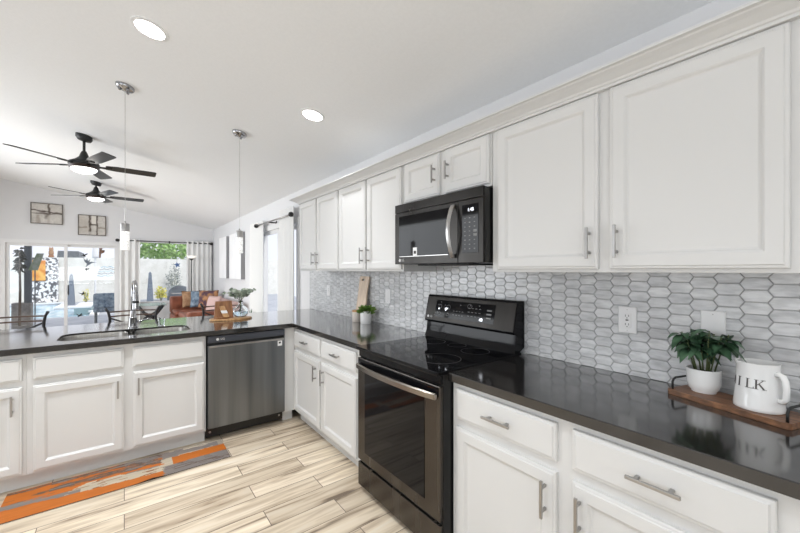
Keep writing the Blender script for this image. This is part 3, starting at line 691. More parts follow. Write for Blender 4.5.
pot_at(pc, [(.036,0), (.040,.004), (.040,.094), (.034,.095)], 'jar', mat('pale_stoneware', (.72,.66,.60), .35), t)
pot_at(pc, [(.041,.0955), (.042,.098), (.042,.108), (.038,.112)], 'lid', M['honey_wood'], t)

# ------------------------------------------------------------------ board with easel and vase on the peninsula
bc = (-3.86, .845, .914)
t = thing('serving_board', 'oval honey-wood board under the glass vase on the peninsula', 'board', bc)
n = 36; mb = MB(); mb.prism([[(bc[0]+.115*math.cos(2*PI*k/n), bc[1]+.195*math.sin(2*PI*k/n)) for k in range(n)]], .9145, .930); obj('board', mb, M['honey_wood'], t, bevel=.004)
t = thing('wooden_easel', 'brown wooden tablet easel standing on the oval board beside the vase', 'easel', (-3.87, .76, .93))
def TE(u, v, n): return (-3.86 - .18*(v-.93) + n, u, v)
mb = MB(TE); mb.prism([[(.690,.9315), (.868,.9315), (.858,1.098), (.708,1.098)]], -.016, 0); obj('back_panel', mb, M['mid_wood'], t, bevel=.002)
mb = MB(); mb.box((-3.858, .700, .9305), (-3.815, .822, .945), bev=.003); obj('ledge', mb, M['mid_wood'], t)
t = thing('wooden_scoop', 'light wooden paddle with a white band leaning on the easel', 'paddle', (-3.81, .80, .93))
def TS(u, v, n): return (-3.809 - .26*(v-.946) + n, .792 - .36*(v-.946) + u, v)
mb = MB(TS); mb.prism([rrect(-.026, .026, .9465, 1.055, .012)], 0, .008); pd = obj('paddle', mb, M['honey_wood'], t)
mb = MB(TS); mb.box((-.0265, .985, -.0008), (.0265, 1.012, .0088)); lab(obj('band', mb, M['plastic'], pd), 'white painted band')
vc = (-3.905, .945, .930)
t = thing('glass_vase', 'round clear glass vase standing on the oval wooden board', 'vase', vc)
mb = MB(); mb.lathe([(.030,0), (.052,.004), (.072,.030), (.076,.055), (.066,.085), (.038,.108), (.022,.122), (.019,.150), (.023,.162), (.021,.162), (.0165,.150), (.019,.121), (.036,.104), (.062,.083), (.072,.055), (.068,.032), (.05,.008), (.01,.006)], vc, 32)
obj('vase_glass', mb, M['glass'], t, smooth=True)
mb = MB(); mb.lathe([(.048,.009), (.066,.032), (.070,.050), (.0695,.052)], vc, 28); lab(obj('water', mb, mat('vase_water', (.75,.88,.95), .02, 0, Transmission_Weight=1.0, IOR=1.33), t, smooth=True), 'clear water')
t = thing('eucalyptus_sprigs', 'grey-green eucalyptus sprigs standing in the glass vase', 'foliage', (vc[0], vc[1], 1.0))
random.seed(5); mb = MB(); ml = MB()
for k in range(8):
    a = -PI/2 + (k/7-.5)*2.6 if k < 5 else PI/2 + (k-6)*.5
    a = k*2*PI/8+.3; L = random.uniform(.10,.19); tp = Vector((vc[0]+math.cos(a)*L*.55, vc[1]+math.sin(a)*L*.85, 1.10+random.uniform(.045,.10)))
    b0 = Vector((vc[0], vc[1], .96)); b1 = Vector((vc[0]+math.cos(a)*.006, vc[1]+math.sin(a)*.006, 1.095))
    mb.tube([b0, b1, (b1+tp)/2+Vector((0,0,.022)), tp], .0018, 5)
    for q in range(12):
        s = .25+.75*q/11; p = b1.lerp(tp, s)+Vector((0,0,.022*math.sin(PI*s))); th = a + (1 if q % 2 else -1)*random.uniform(.7,1.6)
        ml.leaf(p, (math.cos(th), math.sin(th), random.uniform(-.1,.7)), random.uniform(.040,.060), random.uniform(.036,.050), .15, up=Vector((random.uniform(.2,1), random.uniform(-1,1), random.uniform(-.6,.9))))
obj('stems', mb, M['stem'], t); obj('leaves', ml, M['eucalyptus'], t, smooth=True)

# ------------------------------------------------------------------ printed kitchen mat
t = thing('kitchen_mat', 'orange, grey and cream striped kitchen mat lying along the sink cabinets', 'mat', (-3.09, .03, 0))
OR, DK, GY, CR, BN = (.62,.165,.012), (.15,.105,.085), (.27,.235,.215), (.62,.53,.40), (.34,.13,.045)
def rugc(u, v):
    y = -.58+1.215*u; x = v       # v: 0 under the cabinets, 1 towards the room
    n1 = noise.noise(Vector((y*2.2, x*9, 1.7))); n2 = noise.noise(Vector((y*11, x*30, 5.1))); n3 = noise.noise(Vector((y*1.4+9, x*4, 3)))
    e = x + .05*n3 + .02*n2
    if y < .215 + .02*n2:
        edge = .60 + .20*min(1, max(0, (y+.45)/.6))
        if e > edge: c = OR
        elif e > edge-.27 and y > -.26+.1*n1: c = CR if n2 > -.38 else BN
        elif e > .44: c = OR if n1+.4*n2 > -.12 else GY
        else:
            q = n1 + .7*n2 + (.45 if y < -.38 else 0) - (.25 if y > .0 and e < .3 else 0)
            c = OR if q > .10 else (BN if q > -.12 else (DK if q > -.42 else GY))
        if edge-.10 < e < edge and y < -.22 and n2 > -.2: c = GY
    else:
        if e > .62: c = GY if n2+n1 < .25 else DK
        elif e > .30: c = OR if y > .28 else CR
        else: c = GY if n1 < .2 else (CR if n2 > 0 else GY)
        if y > .60: c = tuple(.5*a+.5*b for a, b in zip(c, CR)) if e < .3 else c
    k = 1 + .14*n2 + .10*n1
    return tuple(max(0, q*k*.74) for q in c)
def TR(u, v, n): return (v, u, n)
def rugh(i, j): return .0045 + (.010*max(0, 1-abs(i-.60)/.07)*max(0, (j-.8)/.2) if j > .8 else 0)
o = grid('mat_top', TR, -.58, .635, -3.272, -2.912, 240, 56, rugc, M['rugcloth'], t, rugh)
mb = MB(TR); mb.box((-.58, -3.272, .0008), (.635, -2.912, .0036)); obj('backing', mb, mat('dark_backing', (.05,.035,.03), .9), t)

# ------------------------------------------------------------------ counter stools
def make_stool(cy, label):
    t = thing('counter_stool', label, 'stool', (0, 0, 0), 'metal and wood stools along the peninsula')
    xb, hw = -4.60, .215
    mb = MB(); mb.box((-.20, -.20, .635), (.20, .20, .665), bev=.012)
    for q in mb.bm.verts: q.co += Vector((-4.41+.0, 0, 0))
    obj('seat', mb, M['mid_wood'], t)
    for sx in (-1, 1):
        for sy in (-1, 1):
            mb = MB(); mb.tube([(-4.41+sx*.225, sy*.225, .0), (-4.41+sx*.17, sy*.17, .635)], .013, 10); obj('leg', mb, M['stool_metal'], t, smooth=True)
    mb = MB(); q = .213; mb.tube([(-4.41+q, -q, .20), (-4.41+q, q, .20), (-4.41-q, q, .20), (-4.41-q, -q, .20), (-4.41+q, -q, .20)], .008, 8); obj('footrest', mb, M['stool_metal'], t)
    for s in (-1, 1):
        mb = MB(); mb.tube([(-4.58, s*.165, .64), (-4.61, s*.185, .80), (-4.60, s*.19, .93), (-4.585, s*.202, .99), (-4.565, s*.222, 1.025)], [.012,.012,.012,.011,.012], 10); obj('back_post', mb, M['stool_metal'], t, smooth=True)
    for z, hh in ((.985,.013), (.940,.013)):
        mb = MB(); R = []
        for i in range(13):
            s = -1+2*i/12; y = s*.19; x = -4.60 - .055*(1-s*s)
            R.append([(x-.009, y, z-hh/2), (x+.009, y, z-hh/2), (x+.009, y, z+hh/2), (x-.009, y, z+hh/2)])
        mb.rings(R); obj('back_rail', mb, M['dark_wood'], t)
    for s in (-1, 1):
        mb = MB(); mb.tube([(-4.605, s*.187, .74), (-4.645, 0, .83+.004*s), (-4.605, -s*.19, .925)], .008, 8); obj('back_brace', mb, M['stool_metal'], t, smooth=True)
    t.location = (0, cy, 0); return t
def stool_copy(src, cy, label):
    c = copy_tree(src); c.location = (0, cy, 0); c['label'] = label; return c
s0 = make_stool(.075, 'dark metal counter stool with wooden back rails behind the faucet')
stool_copy(s0, -.775, 'dark metal counter stool at the peninsula in front of the sliding glass door')
stool_copy(s0, .905, 'dark metal counter stool behind the wooden easel, in front of the rust sofa')

# ------------------------------------------------------------------ pendants
def pendant(x, y, label):
    zt = zc(y); t = thing('pendant_light', label, 'pendant light', (x, y, zt), 'crystal pendants above the peninsula')
    mb = MB(); mb.lathe([(.062,zt), (.062,zt-.014), (.054,zt-.026), (.018,zt-.034), (.006,zt-.042)], (x,y,0), 28)
    for q in mb.bm.verts: q.co.z += -.2*(q.co.y-y)
    obj('canopy', mb, M['chrome'], t, smooth=40)
    for k in range(3):
        a = k*2.1+.5; mb = MB(); mb.lathe([(.013,zt-.030), (.010,zt-.044), (.004,zt-.048)], (x+.034*math.cos(a), y+.034*math.sin(a), -.2*.034*math.sin(a)), 12); obj('canopy_knob', mb, M['chrome'], t, smooth=40)
    mb = MB(); mb.tube([(x,y,zt-.04), (x,y,1.785)], .0016, 6); obj('cord', mb, M['nickel'], t)
    mb = MB(); mb.lathe([(.005,1.795), (.008,1.778), (.029,1.774), (.030,1.770), (.030,1.712)], (x,y,0), 28); obj('cap', mb, M['nickel'], t, smooth=40)
    mb = MB(); mb.lathe([(.0285,1.7115), (.0295,1.708), (.0295,1.568), (.027,1.564)], (x,y,0), 28); lab(obj('crystal_cylinder', mb, M['crystal'], t, smooth=40), 'lit bubble glass cylinder')
    return t
p = pendant(-3.58, .005, 'crystal cylinder pendant hanging above the sink')
pendant(-3.58, .857, 'crystal cylinder pendant hanging above the glass vase, near the wall')

# ------------------------------------------------------------------ ceiling downlights
def downlight(x, y, label, group, e):
    z = zc(y); t = thing('downlight', label, 'ceiling light', (x, y, z), group)
    def tl(mb):
        for q in mb.bm.verts: q.co.z += -.2*(q.co.y-y)
    mb = MB(); n = 32
    mb.rings([[(x+r*math.cos(2*PI*k/n), y+r*math.sin(2*PI*k/n), z+dz) for k in range(n)] for r, dz in ((.094,-.001), (.094,-.006), (.076,-.008), (.074,-.003), (.094,-.001))], False, False); tl(mb); obj('trim_ring', mb, M['plastic'], t, smooth=40)
    mb = MB(); mb.lathe([(.074,z-.002), (.074,z-.0045)], (x,y,0), n); tl(mb); obj('lens', mb, M['can_glow'], t)
    l = lamp('overhead_lamp', 'AREA', (x, y, z-.02), (0,0,0), e, (.95,.975,1), shape='DISK', size=.14, spread=2.0); l.parent = t; l.location = (0,0,-.02)
    return t
downlight(-2.60, .121, 'round recessed ceiling light above the kitchen floor, nearer the sink pendant', 'recessed kitchen lights', 8.5)
downlight(-2.66, 1.178, 'round recessed ceiling light nearest the wall cabinets', 'recessed kitchen lights', 2.6)

# ------------------------------------------------------------------ ceiling fans
def fan(x, y, zb, ph, label):
    zt = zc(y); t = thing('ceiling_fan', label, 'ceiling fan', (x, y, zt), 'black ceiling fans with lights')
    mb = MB(); mb.lathe([(.075,zt+.012), (.075,zt-.020), (.060,zt-.045), (.022,zt-.055)], (x,y,0), 28)
    for q in mb.bm.verts: q.co.z += -.2*(q.co.y-y) - .012
    obj('canopy', mb, M['matt_black'], t, smooth=40)
    mb = MB(); mb.tube([(x,y,zt-.05), (x,y,zb+.14)], .013, 12); obj('downrod', mb, M['matt_black'], t)
    mb = MB(); mb.lathe([(.020,zb+.165), (.030,zb+.145), (.045,zb+.10), (.085,zb+.062), (.135,zb+.035), (.140,zb+.012), (.135,zb-.002)], (x,y,0), 32); obj('motor_housing', mb, M['matt_black'], t, smooth=50)
    mb = MB(); mb.lathe([(.136,zb-.003), (.140,zb-.012), (.128,zb-.034), (.118,zb-.036)], (x,y,0), 32); lab(obj('rim', mb, M['bronze'], t, smooth=50), 'dark bronze rim round the light')
    mb = MB(); mb.lathe([(.117,zb-.037), (.112,zb-.052), (.085,zb-.072), (.045,zb-.083), (.01,zb-.085)], (x,y,0), 32); o = lab(obj('light_bowl', mb, M['fan_glow'], t, smooth=True), 'lit white glass bowl')
    for k in range(5):
        a = math.radians(ph+72*k); ca, sa = math.cos(a), math.sin(a)
        def TF(u, v, n): tl = -.21; vy, vn = v*math.cos(tl)-n*math.sin(tl), v*math.sin(tl)+n*math.cos(tl); return (x+u*ca-vy*sa, y+u*sa+vy*ca, zb+.012+vn)
        mb = MB(TF); mb.prism([[(.19,-.045), (.30,-.062), (.665,-.066), (.68,-.052), (.68,.052), (.665,.066), (.30,.062), (.19,.045)]], -.004, .004); b = obj('blade', mb, M['black'], t)
        mb = MB(TF); mb.box((.11,-.022,-.012), (.25,.022,-.0042), bev=.003); obj('blade_arm', mb, M['matt_black'], b)
    return t
fan(-5.43, -.363, 2.595, 20.8, 'black five-blade ceiling fan with a lit bowl, the one nearer the kitchen')
fan(-8.18, -.391, 2.690, 22.5, 'black five-blade ceiling fan with a lit bowl, deeper in the living room')

# ------------------------------------------------------------------ art
def painting(u0, u1, v0, v1, fn, label):
    t = thing('framed_painting', label, 'painting', (XF, (u0+u1)/2, (v0+v1)/2), 'pair of abstract paintings above the sliding door'); T = faceX(XF+.002)
    mb = MB(T); mb.prism([rect(u0, u1, v0, v1), rect(u0+.014, u1-.014, v0+.014, v1-.014)], 0, .035); obj('frame', mb, M['frame_bronze'], t)
    mb = MB(T); mb.box((u0+.014, v0+.014, 0), (u1-.014, v1-.014, .024)); obj('backing', mb, M['canvas_side'], t)
    grid('canvas', lambda u, v, n: T(u, v, .0255), u0+.0142, u1-.0142, v0+.0142, v1-.0142, 60, 50, fn, M['painted'], t)
def base_c(u, v):
    n = noise.noise(Vector((u*3, v*3, 2))); n2 = noise.noise(Vector((u*14, v*14, 7))); b = .60+.10*n+.08*n2; return Vector((b, b*.95, b*.88))
def mixc(c, d, k): k = min(1, max(0, k)); return c*(1-k)+Vector(d)*k
DKC = (.085,.06,.045)
def band(d, w_): return max(0, 1-(abs(d)/w_)**2)
def artA(u, v):
    c = base_c(u, v); n = noise.noise(Vector((u*5, v*5, 9)))*.05; n3 = noise.noise(Vector((u*9, v*30, 3)))
    c = mixc(c, DKC, band(v-.60-n+.12*(u-.5), .055)*(.95+.4*n3))
    c = mixc(c, DKC, band(v-.50+n*.5, .05)*band(u-.40, .5)*(.9+.4*n3))
    c = mixc(c, DKC, band(u-.57-n, .055)*(.95 if v > .5 else 0)); c = mixc(c, DKC, band(u-.50-n*2, .10)*band(v-.38, .2)*.75)
    c = mixc(c, (.30,.24,.19), band(u-.22-n, .07)*(.6 if v < .42 else 0)); return mixc(c, (.38,.33,.28), band(u-.55, .06)*.5 if v < .4 else 0)
def artB(u, v):
    c = base_c(u+4, v); n = noise.noise(Vector((u*5, v*5, 4)))*.05; n3 = noise.noise(Vector((u*30, v*9, 3)))
    c = mixc(c, (.42,.37,.32), band(u-.2, .35)*band(v-.5, .6)*.6)
    c = mixc(c, DKC, band(u-.42-n, .065)*(.95+.4*n3)*(1 if v > .15 else .2)); c = mixc(c, DKC, band(u-.69-n*.6, .05)*(.9+.4*n3))
    c = mixc(c, DKC, (band(v-.53-n*.5, .05)*.95 if .38 < u < .72 else 0))
    c = mixc(c, (.25,.20,.16), band(v-.38-n*1.5, .06)*(.75 if u < .32 or u > .72 else 0))
    return mixc(c, (.74,.71,.65), .85 if .48 < u < .645 and v > .585 else 0)
painting(-1.555, -1.060, 2.390, 2.830, artA, 'beige abstract painting with a dark horizontal stroke, high above the sliding door')
painting(-.815, -.335, 2.190, 2.645, artB, 'beige abstract painting with dark upright strokes, high above the sliding door')
def canvas(u0, u1, label):
    t = thing('wall_canvas', label, 'wall art', ((u0+u1)/2, YW, 1.7), 'pale canvases on the living room wall'); T = faceY(YW-.002)
    mb = MB(T); mb.box((u0, 1.225, 0), (u1, 2.165, .075)); obj('stretcher', mb, M['canvas_side'], t)
    mb = MB(T); mb.box((u0, 1.225, .0752), (u1, 2.165, .078)); obj('canvas_face', mb, M['canvas'], t)
canvas(-9.45, -8.72, 'pale unframed canvas deeper in the living room, nearer the room corner')
canvas(-8.42, -7.45, 'pale unframed canvas partly behind the pendant, nearer the curtained door')

# ------------------------------------------------------------------ curtains
def curtain(T, u0, u1, v1, label, amp=.028, waves=None, group=None, grommets=True):
    t = thing('curtain', label, 'curtain', T((u0+u1)/2, 0, 0), group); nw = waves or max(3, int((u1-u0)/.11)); n = nw*10
    mb = MB(T); A = []
    for i in range(n+1):
        s = i/n; u = u0+(u1-u0)*s; c = math.sin(2*PI*nw*s)
        A.append([(u+.006*math.sin(4*PI*nw*s), v, amp*c*(.75+.25*(1-v/v1))) for v in (.015, v1*.5, v1)])
    V = [[mb.v(p) for p in r] for r in A]; W = [[mb.v((p[0], p[1], p[2]-.003)) for p in r] for r in A]
    for a, b in zip(V, V[1:]):
        for k in range(2): mb.f([a[k], b[k], b[k+1], a[k+1]])
    for a, b in zip(W, W[1:]):
        for k in range(2): mb.f([a[k], a[k+1], b[k+1], b[k]])
    for (a, c), (b, d) in zip(zip(V, W), zip(V[1:], W[1:])):
        mb.f([a[0], c[0], d[0], b[0]]); mb.f([a[2], b[2], d[2], c[2]])
    for a, c in ((V[0], W[0]), (V[-1], W[-1])):
        for k in range(2): mb.f([a[k], a[k+1], c[k+1], c[k]])
    obj('cloth', mb, M['curtain'], t, smooth=50)
    for k in range(nw if grommets else 0):
        u = u0+(u1-u0)*(k+.5)/nw; mb = MB(T); R = []
        for i in range(13):
            a = 2*PI*i/12; R.append([(u+.004*math.cos(q)*0+.002*(1 if q < PI else -1), v1-.055+(.026+.006*math.cos(q))*math.sin(a), (.026+.006*math.cos(q))*math.cos(a)) for q in (0, PI/2, PI, 3*PI/2)])
        mb.rings(R, False, False); obj('grommet', mb, M['matt_black'], t)
    return t
def rod(T, u0, u1, v, label, n=0.0, br=(), m=None):
    t = thing('curtain_rod', label, 'curtain rod', T((u0+u1)/2, v, n)); mb = MB(T); mb.tube([(u0, v, n), (u1, v, n)], .011, 10); obj('rod', mb, m or M['matt_black'], t, smooth=True)
    for u in (u0, u1):
        mb = MB(T); mb.lathe([(.004,-.036), (.026,-.026), (.036,0), (.026,.026), (.004,.036)], (u, v, n), 14); obj('finial', mb, M['matt_black'], t, smooth=True)
    for u, wall in br:
        mb = MB(T); mb.box((u-.008, v-.012, n-.008), (u+.008, v+.006, wall)); mb.box((u-.014, v-.03, wall-.006 if wall > n else wall), (u+.014, v+.03, wall+.006 if wall < n else wall)); obj('bracket', mb, M['matt_black'], t)
TW = faceX(XF+.09)
curtain(TW, -.09, .30, 2.145, 'white curtain between the sliding door and the garden window', group='white curtains of the garden window')
curtain(TW, 1.26, 1.83, 2.16, 'white curtain at the room corner, behind the floor lamp', group='white curtains of the garden window')
rod(TW, -.13, 1.83, 2.105, 'black curtain rod above the garden window', br=((-.105,-.0885), (.9,-.0885), (1.75,-.0885)))
TD = faceY(YW-.09)
curtain(TD, -6.72, -6.00, 2.22, 'white curtain on the living room side of the side sliding door', group='white curtains of the side sliding door', grommets=False)
curtain(TD, -5.21, -4.68, 2.27, 'white curtain of the side sliding door nearest the wall cabinets', group='white curtains of the side sliding door', grommets=False)
rod(TD, -6.22, -4.64, 2.145, 'black curtain rod with ball ends above the side sliding door', n=.045, br=((-5.6,-.0885),), m=M['nickel'])

# ------------------------------------------------------------------ living room
def softbox(mb, a, b, bev=.04): mb.box(a, b, bev=bev)
t = thing('sofa', 'rust leather sofa end facing the room below the garden window curtains', 'sofa', (-9.85, 1.3, 0), 'rust leather sofas')
mb = MB(); softbox(mb, (-10.10,.85,.10), (-9.20,1.78,.40)); obj('base', mb, M['rust'], t)
mb = MB(); softbox(mb, (-10.12,.85,.40), (-9.88,1.78,.79)); obj('backrest', mb, M['rust'], t)
mb = MB(); softbox(mb, (-9.87,.88,.402), (-9.18,1.74,.50)); obj('seat_cushion', mb, M['rust'], t)
for x in (-10.04, -9.26):
    for y in (.91, 1.72): mb = MB(); mb.lathe([(.02,0), (.025,.10)], (x,y,0), 10); obj('foot', mb, M['bronze'], t)
t = thing('sofa', 'rust leather sofa along the side wall under the pale canvases', 'sofa', (-8.3, 1.3, 0), 'rust leather sofas')
mb = MB(); softbox(mb, (-9.10,.90,.10), (-7.20,1.74,.40)); obj('base', mb, M['rust'], t)
mb = MB(); softbox(mb, (-9.10,1.52,.40), (-7.20,1.74,.80)); obj('backrest', mb, M['blush'], t)
mb = MB(); softbox(mb, (-9.08,.92,.402), (-7.44,1.51,.50)); obj('seat_cushion', mb, M['rust'], t)
mb = MB(); softbox(mb, (-7.42,.88,.40), (-7.20,1.515,.66)); obj('armrest', mb, M['rust'], t)
for x in (-9.02, -7.28):
    for y in (.98, 1.66): mb = MB(); mb.lathe([(.02,0), (.025,.10)], (x,y,0), 10); obj('foot', mb, M['bronze'], t)
def cushion(c, sz, rz, tilt, m, label):
    t = thing('throw_cushion', label, 'cushion', c, 'throw cushions on the rust sofas'); mb = MB(); n = 12; V = {}
    rot = Matrix.Rotation(rz, 3, 'Z') @ Matrix.Rotation(tilt, 3, 'Y')
    for side in (1, -1):
        for i in range(n+1):
            for j in range(n+1):
                a, b = -1+2*i/n, -1+2*j/n; edge = i in (0, n) or j in (0, n)
                if side == -1 and edge: V[(side,i,j)] = V[(1,i,j)]; continue
                th = .065*((1-a*a)*(1-b*b))**.45; pin = 1-.06*(1-abs(a*b))
                p = rot @ Vector((side*th, a*sz/2*pin, b*sz/2*pin)); V[(side,i,j)] = mb.v(Vector(c)+p)
        for i in range(n):
            for j in range(n): mb.f([V[(side,i,j)], V[(side,i+1,j)], V[(side,i+1,j+1)], V[(side,i,j+1)]])
    obj('cover', mb, m, t, smooth=True)
cushion((-9.70,1.26,.725), .40, .05, -.30, M['tan'], 'tan throw cushion on the rust sofa, next to its bare backrest')
cushion((-9.52,1.41,.73), .40, -.25, -.30, M['blue_fabric'], 'blue and white throw cushion between the tan and patterned cushions')
cushion((-9.32,1.55,.735), .42, -.45, -.28, M['patch'], 'dark patterned brown throw cushion at the sofa corner')
cushion((-7.80,1.385,.715), .38, -1.1, -.22, M['blush'], 'blush throw cushion on the sofa under the pale canvases')

t = thing('floor_lamp', 'slim black torchiere floor lamp in front of the corner curtain', 'floor lamp', (-10.34, 1.34, 0))
mb = MB(); mb.lathe([(.12,0), (.12,.015), (.02,.03)], (-10.34,1.34,0)); obj('base', mb, M['stool_metal'], t, smooth=40)
mb = MB(); mb.tube([(-10.34,1.34,.02), (-10.34,1.34,1.68)], .012); obj('pole', mb, M['stool_metal'], t)
mb = MB(); mb.lathe([(.02,1.66), (.05,1.685), (.06,1.70)], (-10.34,1.34,0)); obj('socket_cup', mb, M['stool_metal'], t, smooth=40)
mb = MB(); mb.lathe([(.045,1.701), (.085,1.73), (.11,1.765), (.105,1.765), (.08,1.732), (.035,1.71)], (-10.34,1.34,0)); lab(obj('lamp_shade', mb, M['torch_glow'], t, smooth=40), 'glowing glass bowl')

t = thing('side_table', 'glass-topped side table with dark crossed legs under the garden window', 'table', (-9.9, .5, 0))
mb = MB(); mb.box((-10.25,.18,.620), (-9.55,.76,.634), bev=.003); lab(obj('tabletop', mb, M['tabletop_glass'], t), 'clear glass top')
for x in (-10.12, -9.68):
    for s in (-1, 1):
        mb = MB(); mb.tube([(x+.012*s, .47-s*.26, .012), (x+.012*s, .47-s*.10, .30), (x+.012*s, .47+s*.10, .42), (x+.012*s, .47+s*.24, .617)], .024, 10); obj('leg', mb, M['stool_metal'], t, smooth=True)
pc = (-5.75, 1.50, 0)
t = thing('floor_plant', 'low dark green plant standing before the side sliding door', 'plant', pc)
pot_at(pc, [(.11,0), (.15,.02), (.17,.36), (.15,.36), (.14,.30), (.02,.29)], 'pot', M['greystone'], t)
mb = MB(); random.seed(21)
for k in range(46):
    a = k*2.4; el = random.uniform(.5,1.35); mb.leaf((pc[0]+.05*math.cos(a), pc[1]+.05*math.sin(a), .30), (math.cos(a)*math.cos(el), math.sin(a)*math.cos(el), math.sin(el)), random.uniform(.50,.66), .06, .2)
obj('leaves', mb, M['leaf'], t, smooth=True)

# ------------------------------------------------------------------ bird stickers on the sliding glass
def bird(cy, cz, s, kind, label, m, rot=0):
    if kind == 'swoop': P = [(-1,.55), (-.45,.25), (-.1,.05), (.15,.35), (.55,.75), (.42,.2), (.75,.12), (1,.18), (.7,-.08), (.3,-.22), (-.1,-.45), (-.45,-.62), (-.25,-.2), (-.55,.05)]
    elif kind == 'hover': P = [(-.75,.95), (-.55,.2), (-.25,-.1), (-.45,-.9), (-.15,-.45), (.1,-.3), (.35,-.05), (.55,.05), (1.15,.08), (.6,.2), (.35,.28), (.1,.15), (.2,.75), (-.1,.35), (-.2,.9), (-.4,.5)]
    else: P = [(-1,.25), (-.3,.1), (-.05,.5), (.1,.12), (.45,.25), (1,.05), (.5,-.15), (.1,-.2), (-.05,-.65), (-.3,-.15)]
    c, q = math.cos(rot), math.sin(rot)
    t = tag(obj('bird_sticker', MB(faceX(XF-.076)).prism([[(cy+s*(a*c-b*q), cz+s*(a*q+b*c)) for a, b in P]], 0, .0012), m), label, 'sticker', 'bird stickers on the sliding glass door'); return t
bird(-.712, 1.745, .075, 'dart', 'black bird sticker topmost on the sliding glass', M['matt_black'], .5)
bird(-.640, 1.565, .125, 'hover', 'large grey-blue hummingbird sticker on the sliding glass', M['bluepaint'])
bird(-.675, 1.430, .065, 'dart', 'black bird sticker just under the hummingbird', M['matt_black'], .1)
bird(-.745, .880, .070, 'swoop', 'black bird sticker in the lower half of the glass, beside the yellow flowers', M['matt_black'], .2)
bird(-.795, .395, .075, 'swoop', 'black bird sticker lowest on the sliding glass, over the pool', M['matt_black'], -.1)

# ------------------------------------------------------------------ outside
mb = MB(); G = -.15
PO = [(-16.2,-9), (-16.2,-.95), (-20.0,-.95), (-20.0,-2.25), (-22.9,-2.25), (-22.9,-9)]
mb.prism([[(XF-.12,-14), (XF-.12,8), (-34,8), (-34,-14)], PO], G-.1, G); struct('ground', mb, M['deck'])
mb = MB(); mb.box((-12,2.02,-.2), (3,9,-.05)); struct('ground', mb, M['deck']); 
mb = MB(); mb.box((-12,6.0,-.05), (3,6.2,2.4)); struct('wall_side_yard', mb, M['stucco'])
mb = MB(); mb.prism([PO], G-.09, G-.05); o = tag(obj('pool_water', mb, M['water']), 'pale blue swimming pool water beyond the sliding glass door', 'pool'); 
mb = MB(); inner = PO; cx = -19.0
mb.prism([[(-23.4,-9), (-23.4,-2.05), (-20.4,-2.05), (-20.4,-.70), (-16.2,-.70), (-16.2,-.95), (-20.0,-.95), (-20.0,-2.25), (-22.9,-2.25), (-22.9,-9)]], G+.001, G+.05)
tag(obj('pool_coping', mb, M['coping']), 'white raised edge round the swimming pool', 'pool edge')
mb = MB(); mb.box((-23.70,-12,G), (-23.55,8,2.02)); struct('wall_garden', mb, M['stucco'])
t = thing('raised_spa', 'small raised spa with teal sides at the pool end', 'spa', (-17.6, -1.1, G))
mb = MB(); mb.box((-19.4,-1.42,G-.048), (-17.2,-.96,G+.20)); obj('shell', mb, mat('teal_tile', (.22,.33,.36), .5), t)
mb = MB(); mb.box((-19.4,-1.42,G+.2005), (-17.2,-.96,G+.25)); obj('rim', mb, M['coping'], t)
mb = MB(); mb.box((-23.5,-3.36,G+.055), (-23.25,-2.48,1.99)); tag(obj('pebble_panel', mb, M['pebble']), 'black and white pebble-covered panel standing against the garden wall', 'garden feature')
t = thing('wall_tile_art', 'orange glazed square artwork hanging on the pebble panel', 'garden art', (-23.2, -3.1, 1.4))
mb = MB(faceX(-23.245)); mb.box((-3.40,.93,0), (-2.90,1.86,.03)); obj('plaque', mb, M['orange'], t)
mb = MB(faceX(-23.245)); mb.box((-3.38,.90,0), (-2.92,.928,.04)); obj('lower_edge', mb, M['mid_wood'], t)
oc = (-23.62, -2.755, 2.02)
t = thing('owl_figure', 'tan and brown owl figure perched on top of the garden wall', 'figure', oc)
mb = MB(); mb.lathe([(.07,.11), (.095,.17), (.09,.28), (.07,.33), (.085,.38), (.07,.44), (.02,.46)], oc, 16); obj('owl_body', mb, M['tan'], t, smooth=True)
for s in (-1, 1): mb = MB(); mb.lathe([(.024,.44), (.004,.50)], (oc[0], oc[1]+s*.05, oc[2]), 8); obj('ear_tuft', mb, M['tan'], t)
mb = MB(); mb.lathe([(.10,0), (.11,.03), (.085,.11)], oc, 16); obj('perch', mb, M['mid_wood'], t)
t = thing('neighbor_house', 'grey-roofed neighbouring house beyond the garden wall', 'house', (-30, -2.5, G))
mb = MB(); mb.box((-32,-3.0,G), (-28.6,-2.2,2.1)); obj('house_wall', mb, M['stucco'], t)
mb = MB(lambda u, v, n: (n, u, v)); mb.prism([[(-3.08,2.10), (-2.12,2.10), (-2.15,2.53), (-3.04,2.53)]], -32.2, -28.4); obj('roof', mb, M['slate'], t)
t = thing('patio_post', 'slate patio post on a grey stucco plinth outside the sliding glass', 'post', (-12.6, -1.9, G))
mb = MB(); mb.box((-12.75,-1.952,.601), (-12.6,-1.832,3.1)); obj('post', mb, M['slate'], t)
mb = MB(); mb.box((-12.85,-2.16,G+.001), (-12.55,-1.825,.60), bev=.01); obj('plinth', mb, M['greystone'], t)
pc = (-12.28, -1.975, G)
t = thing('tall_planter_plant', 'tall thin-stemmed dark leafy plant beside the slate patio post', 'plant', pc)
mb = MB(); mb.lathe([(.08,.001), (.10,.02), (.12,.24), (.10,.24), (.02,.22)], pc, 16); obj('pot', mb, M['greystone'], t)
mb = MB(); mb.tube([(pc[0], pc[1], G+.22), (pc[0]+.01, pc[1]+.01, .9), (pc[0], pc[1], 1.85)], [.026,.024,.016], 8); obj('trunk', mb, M['bark'], t)
mb = MB(); random.seed(9)
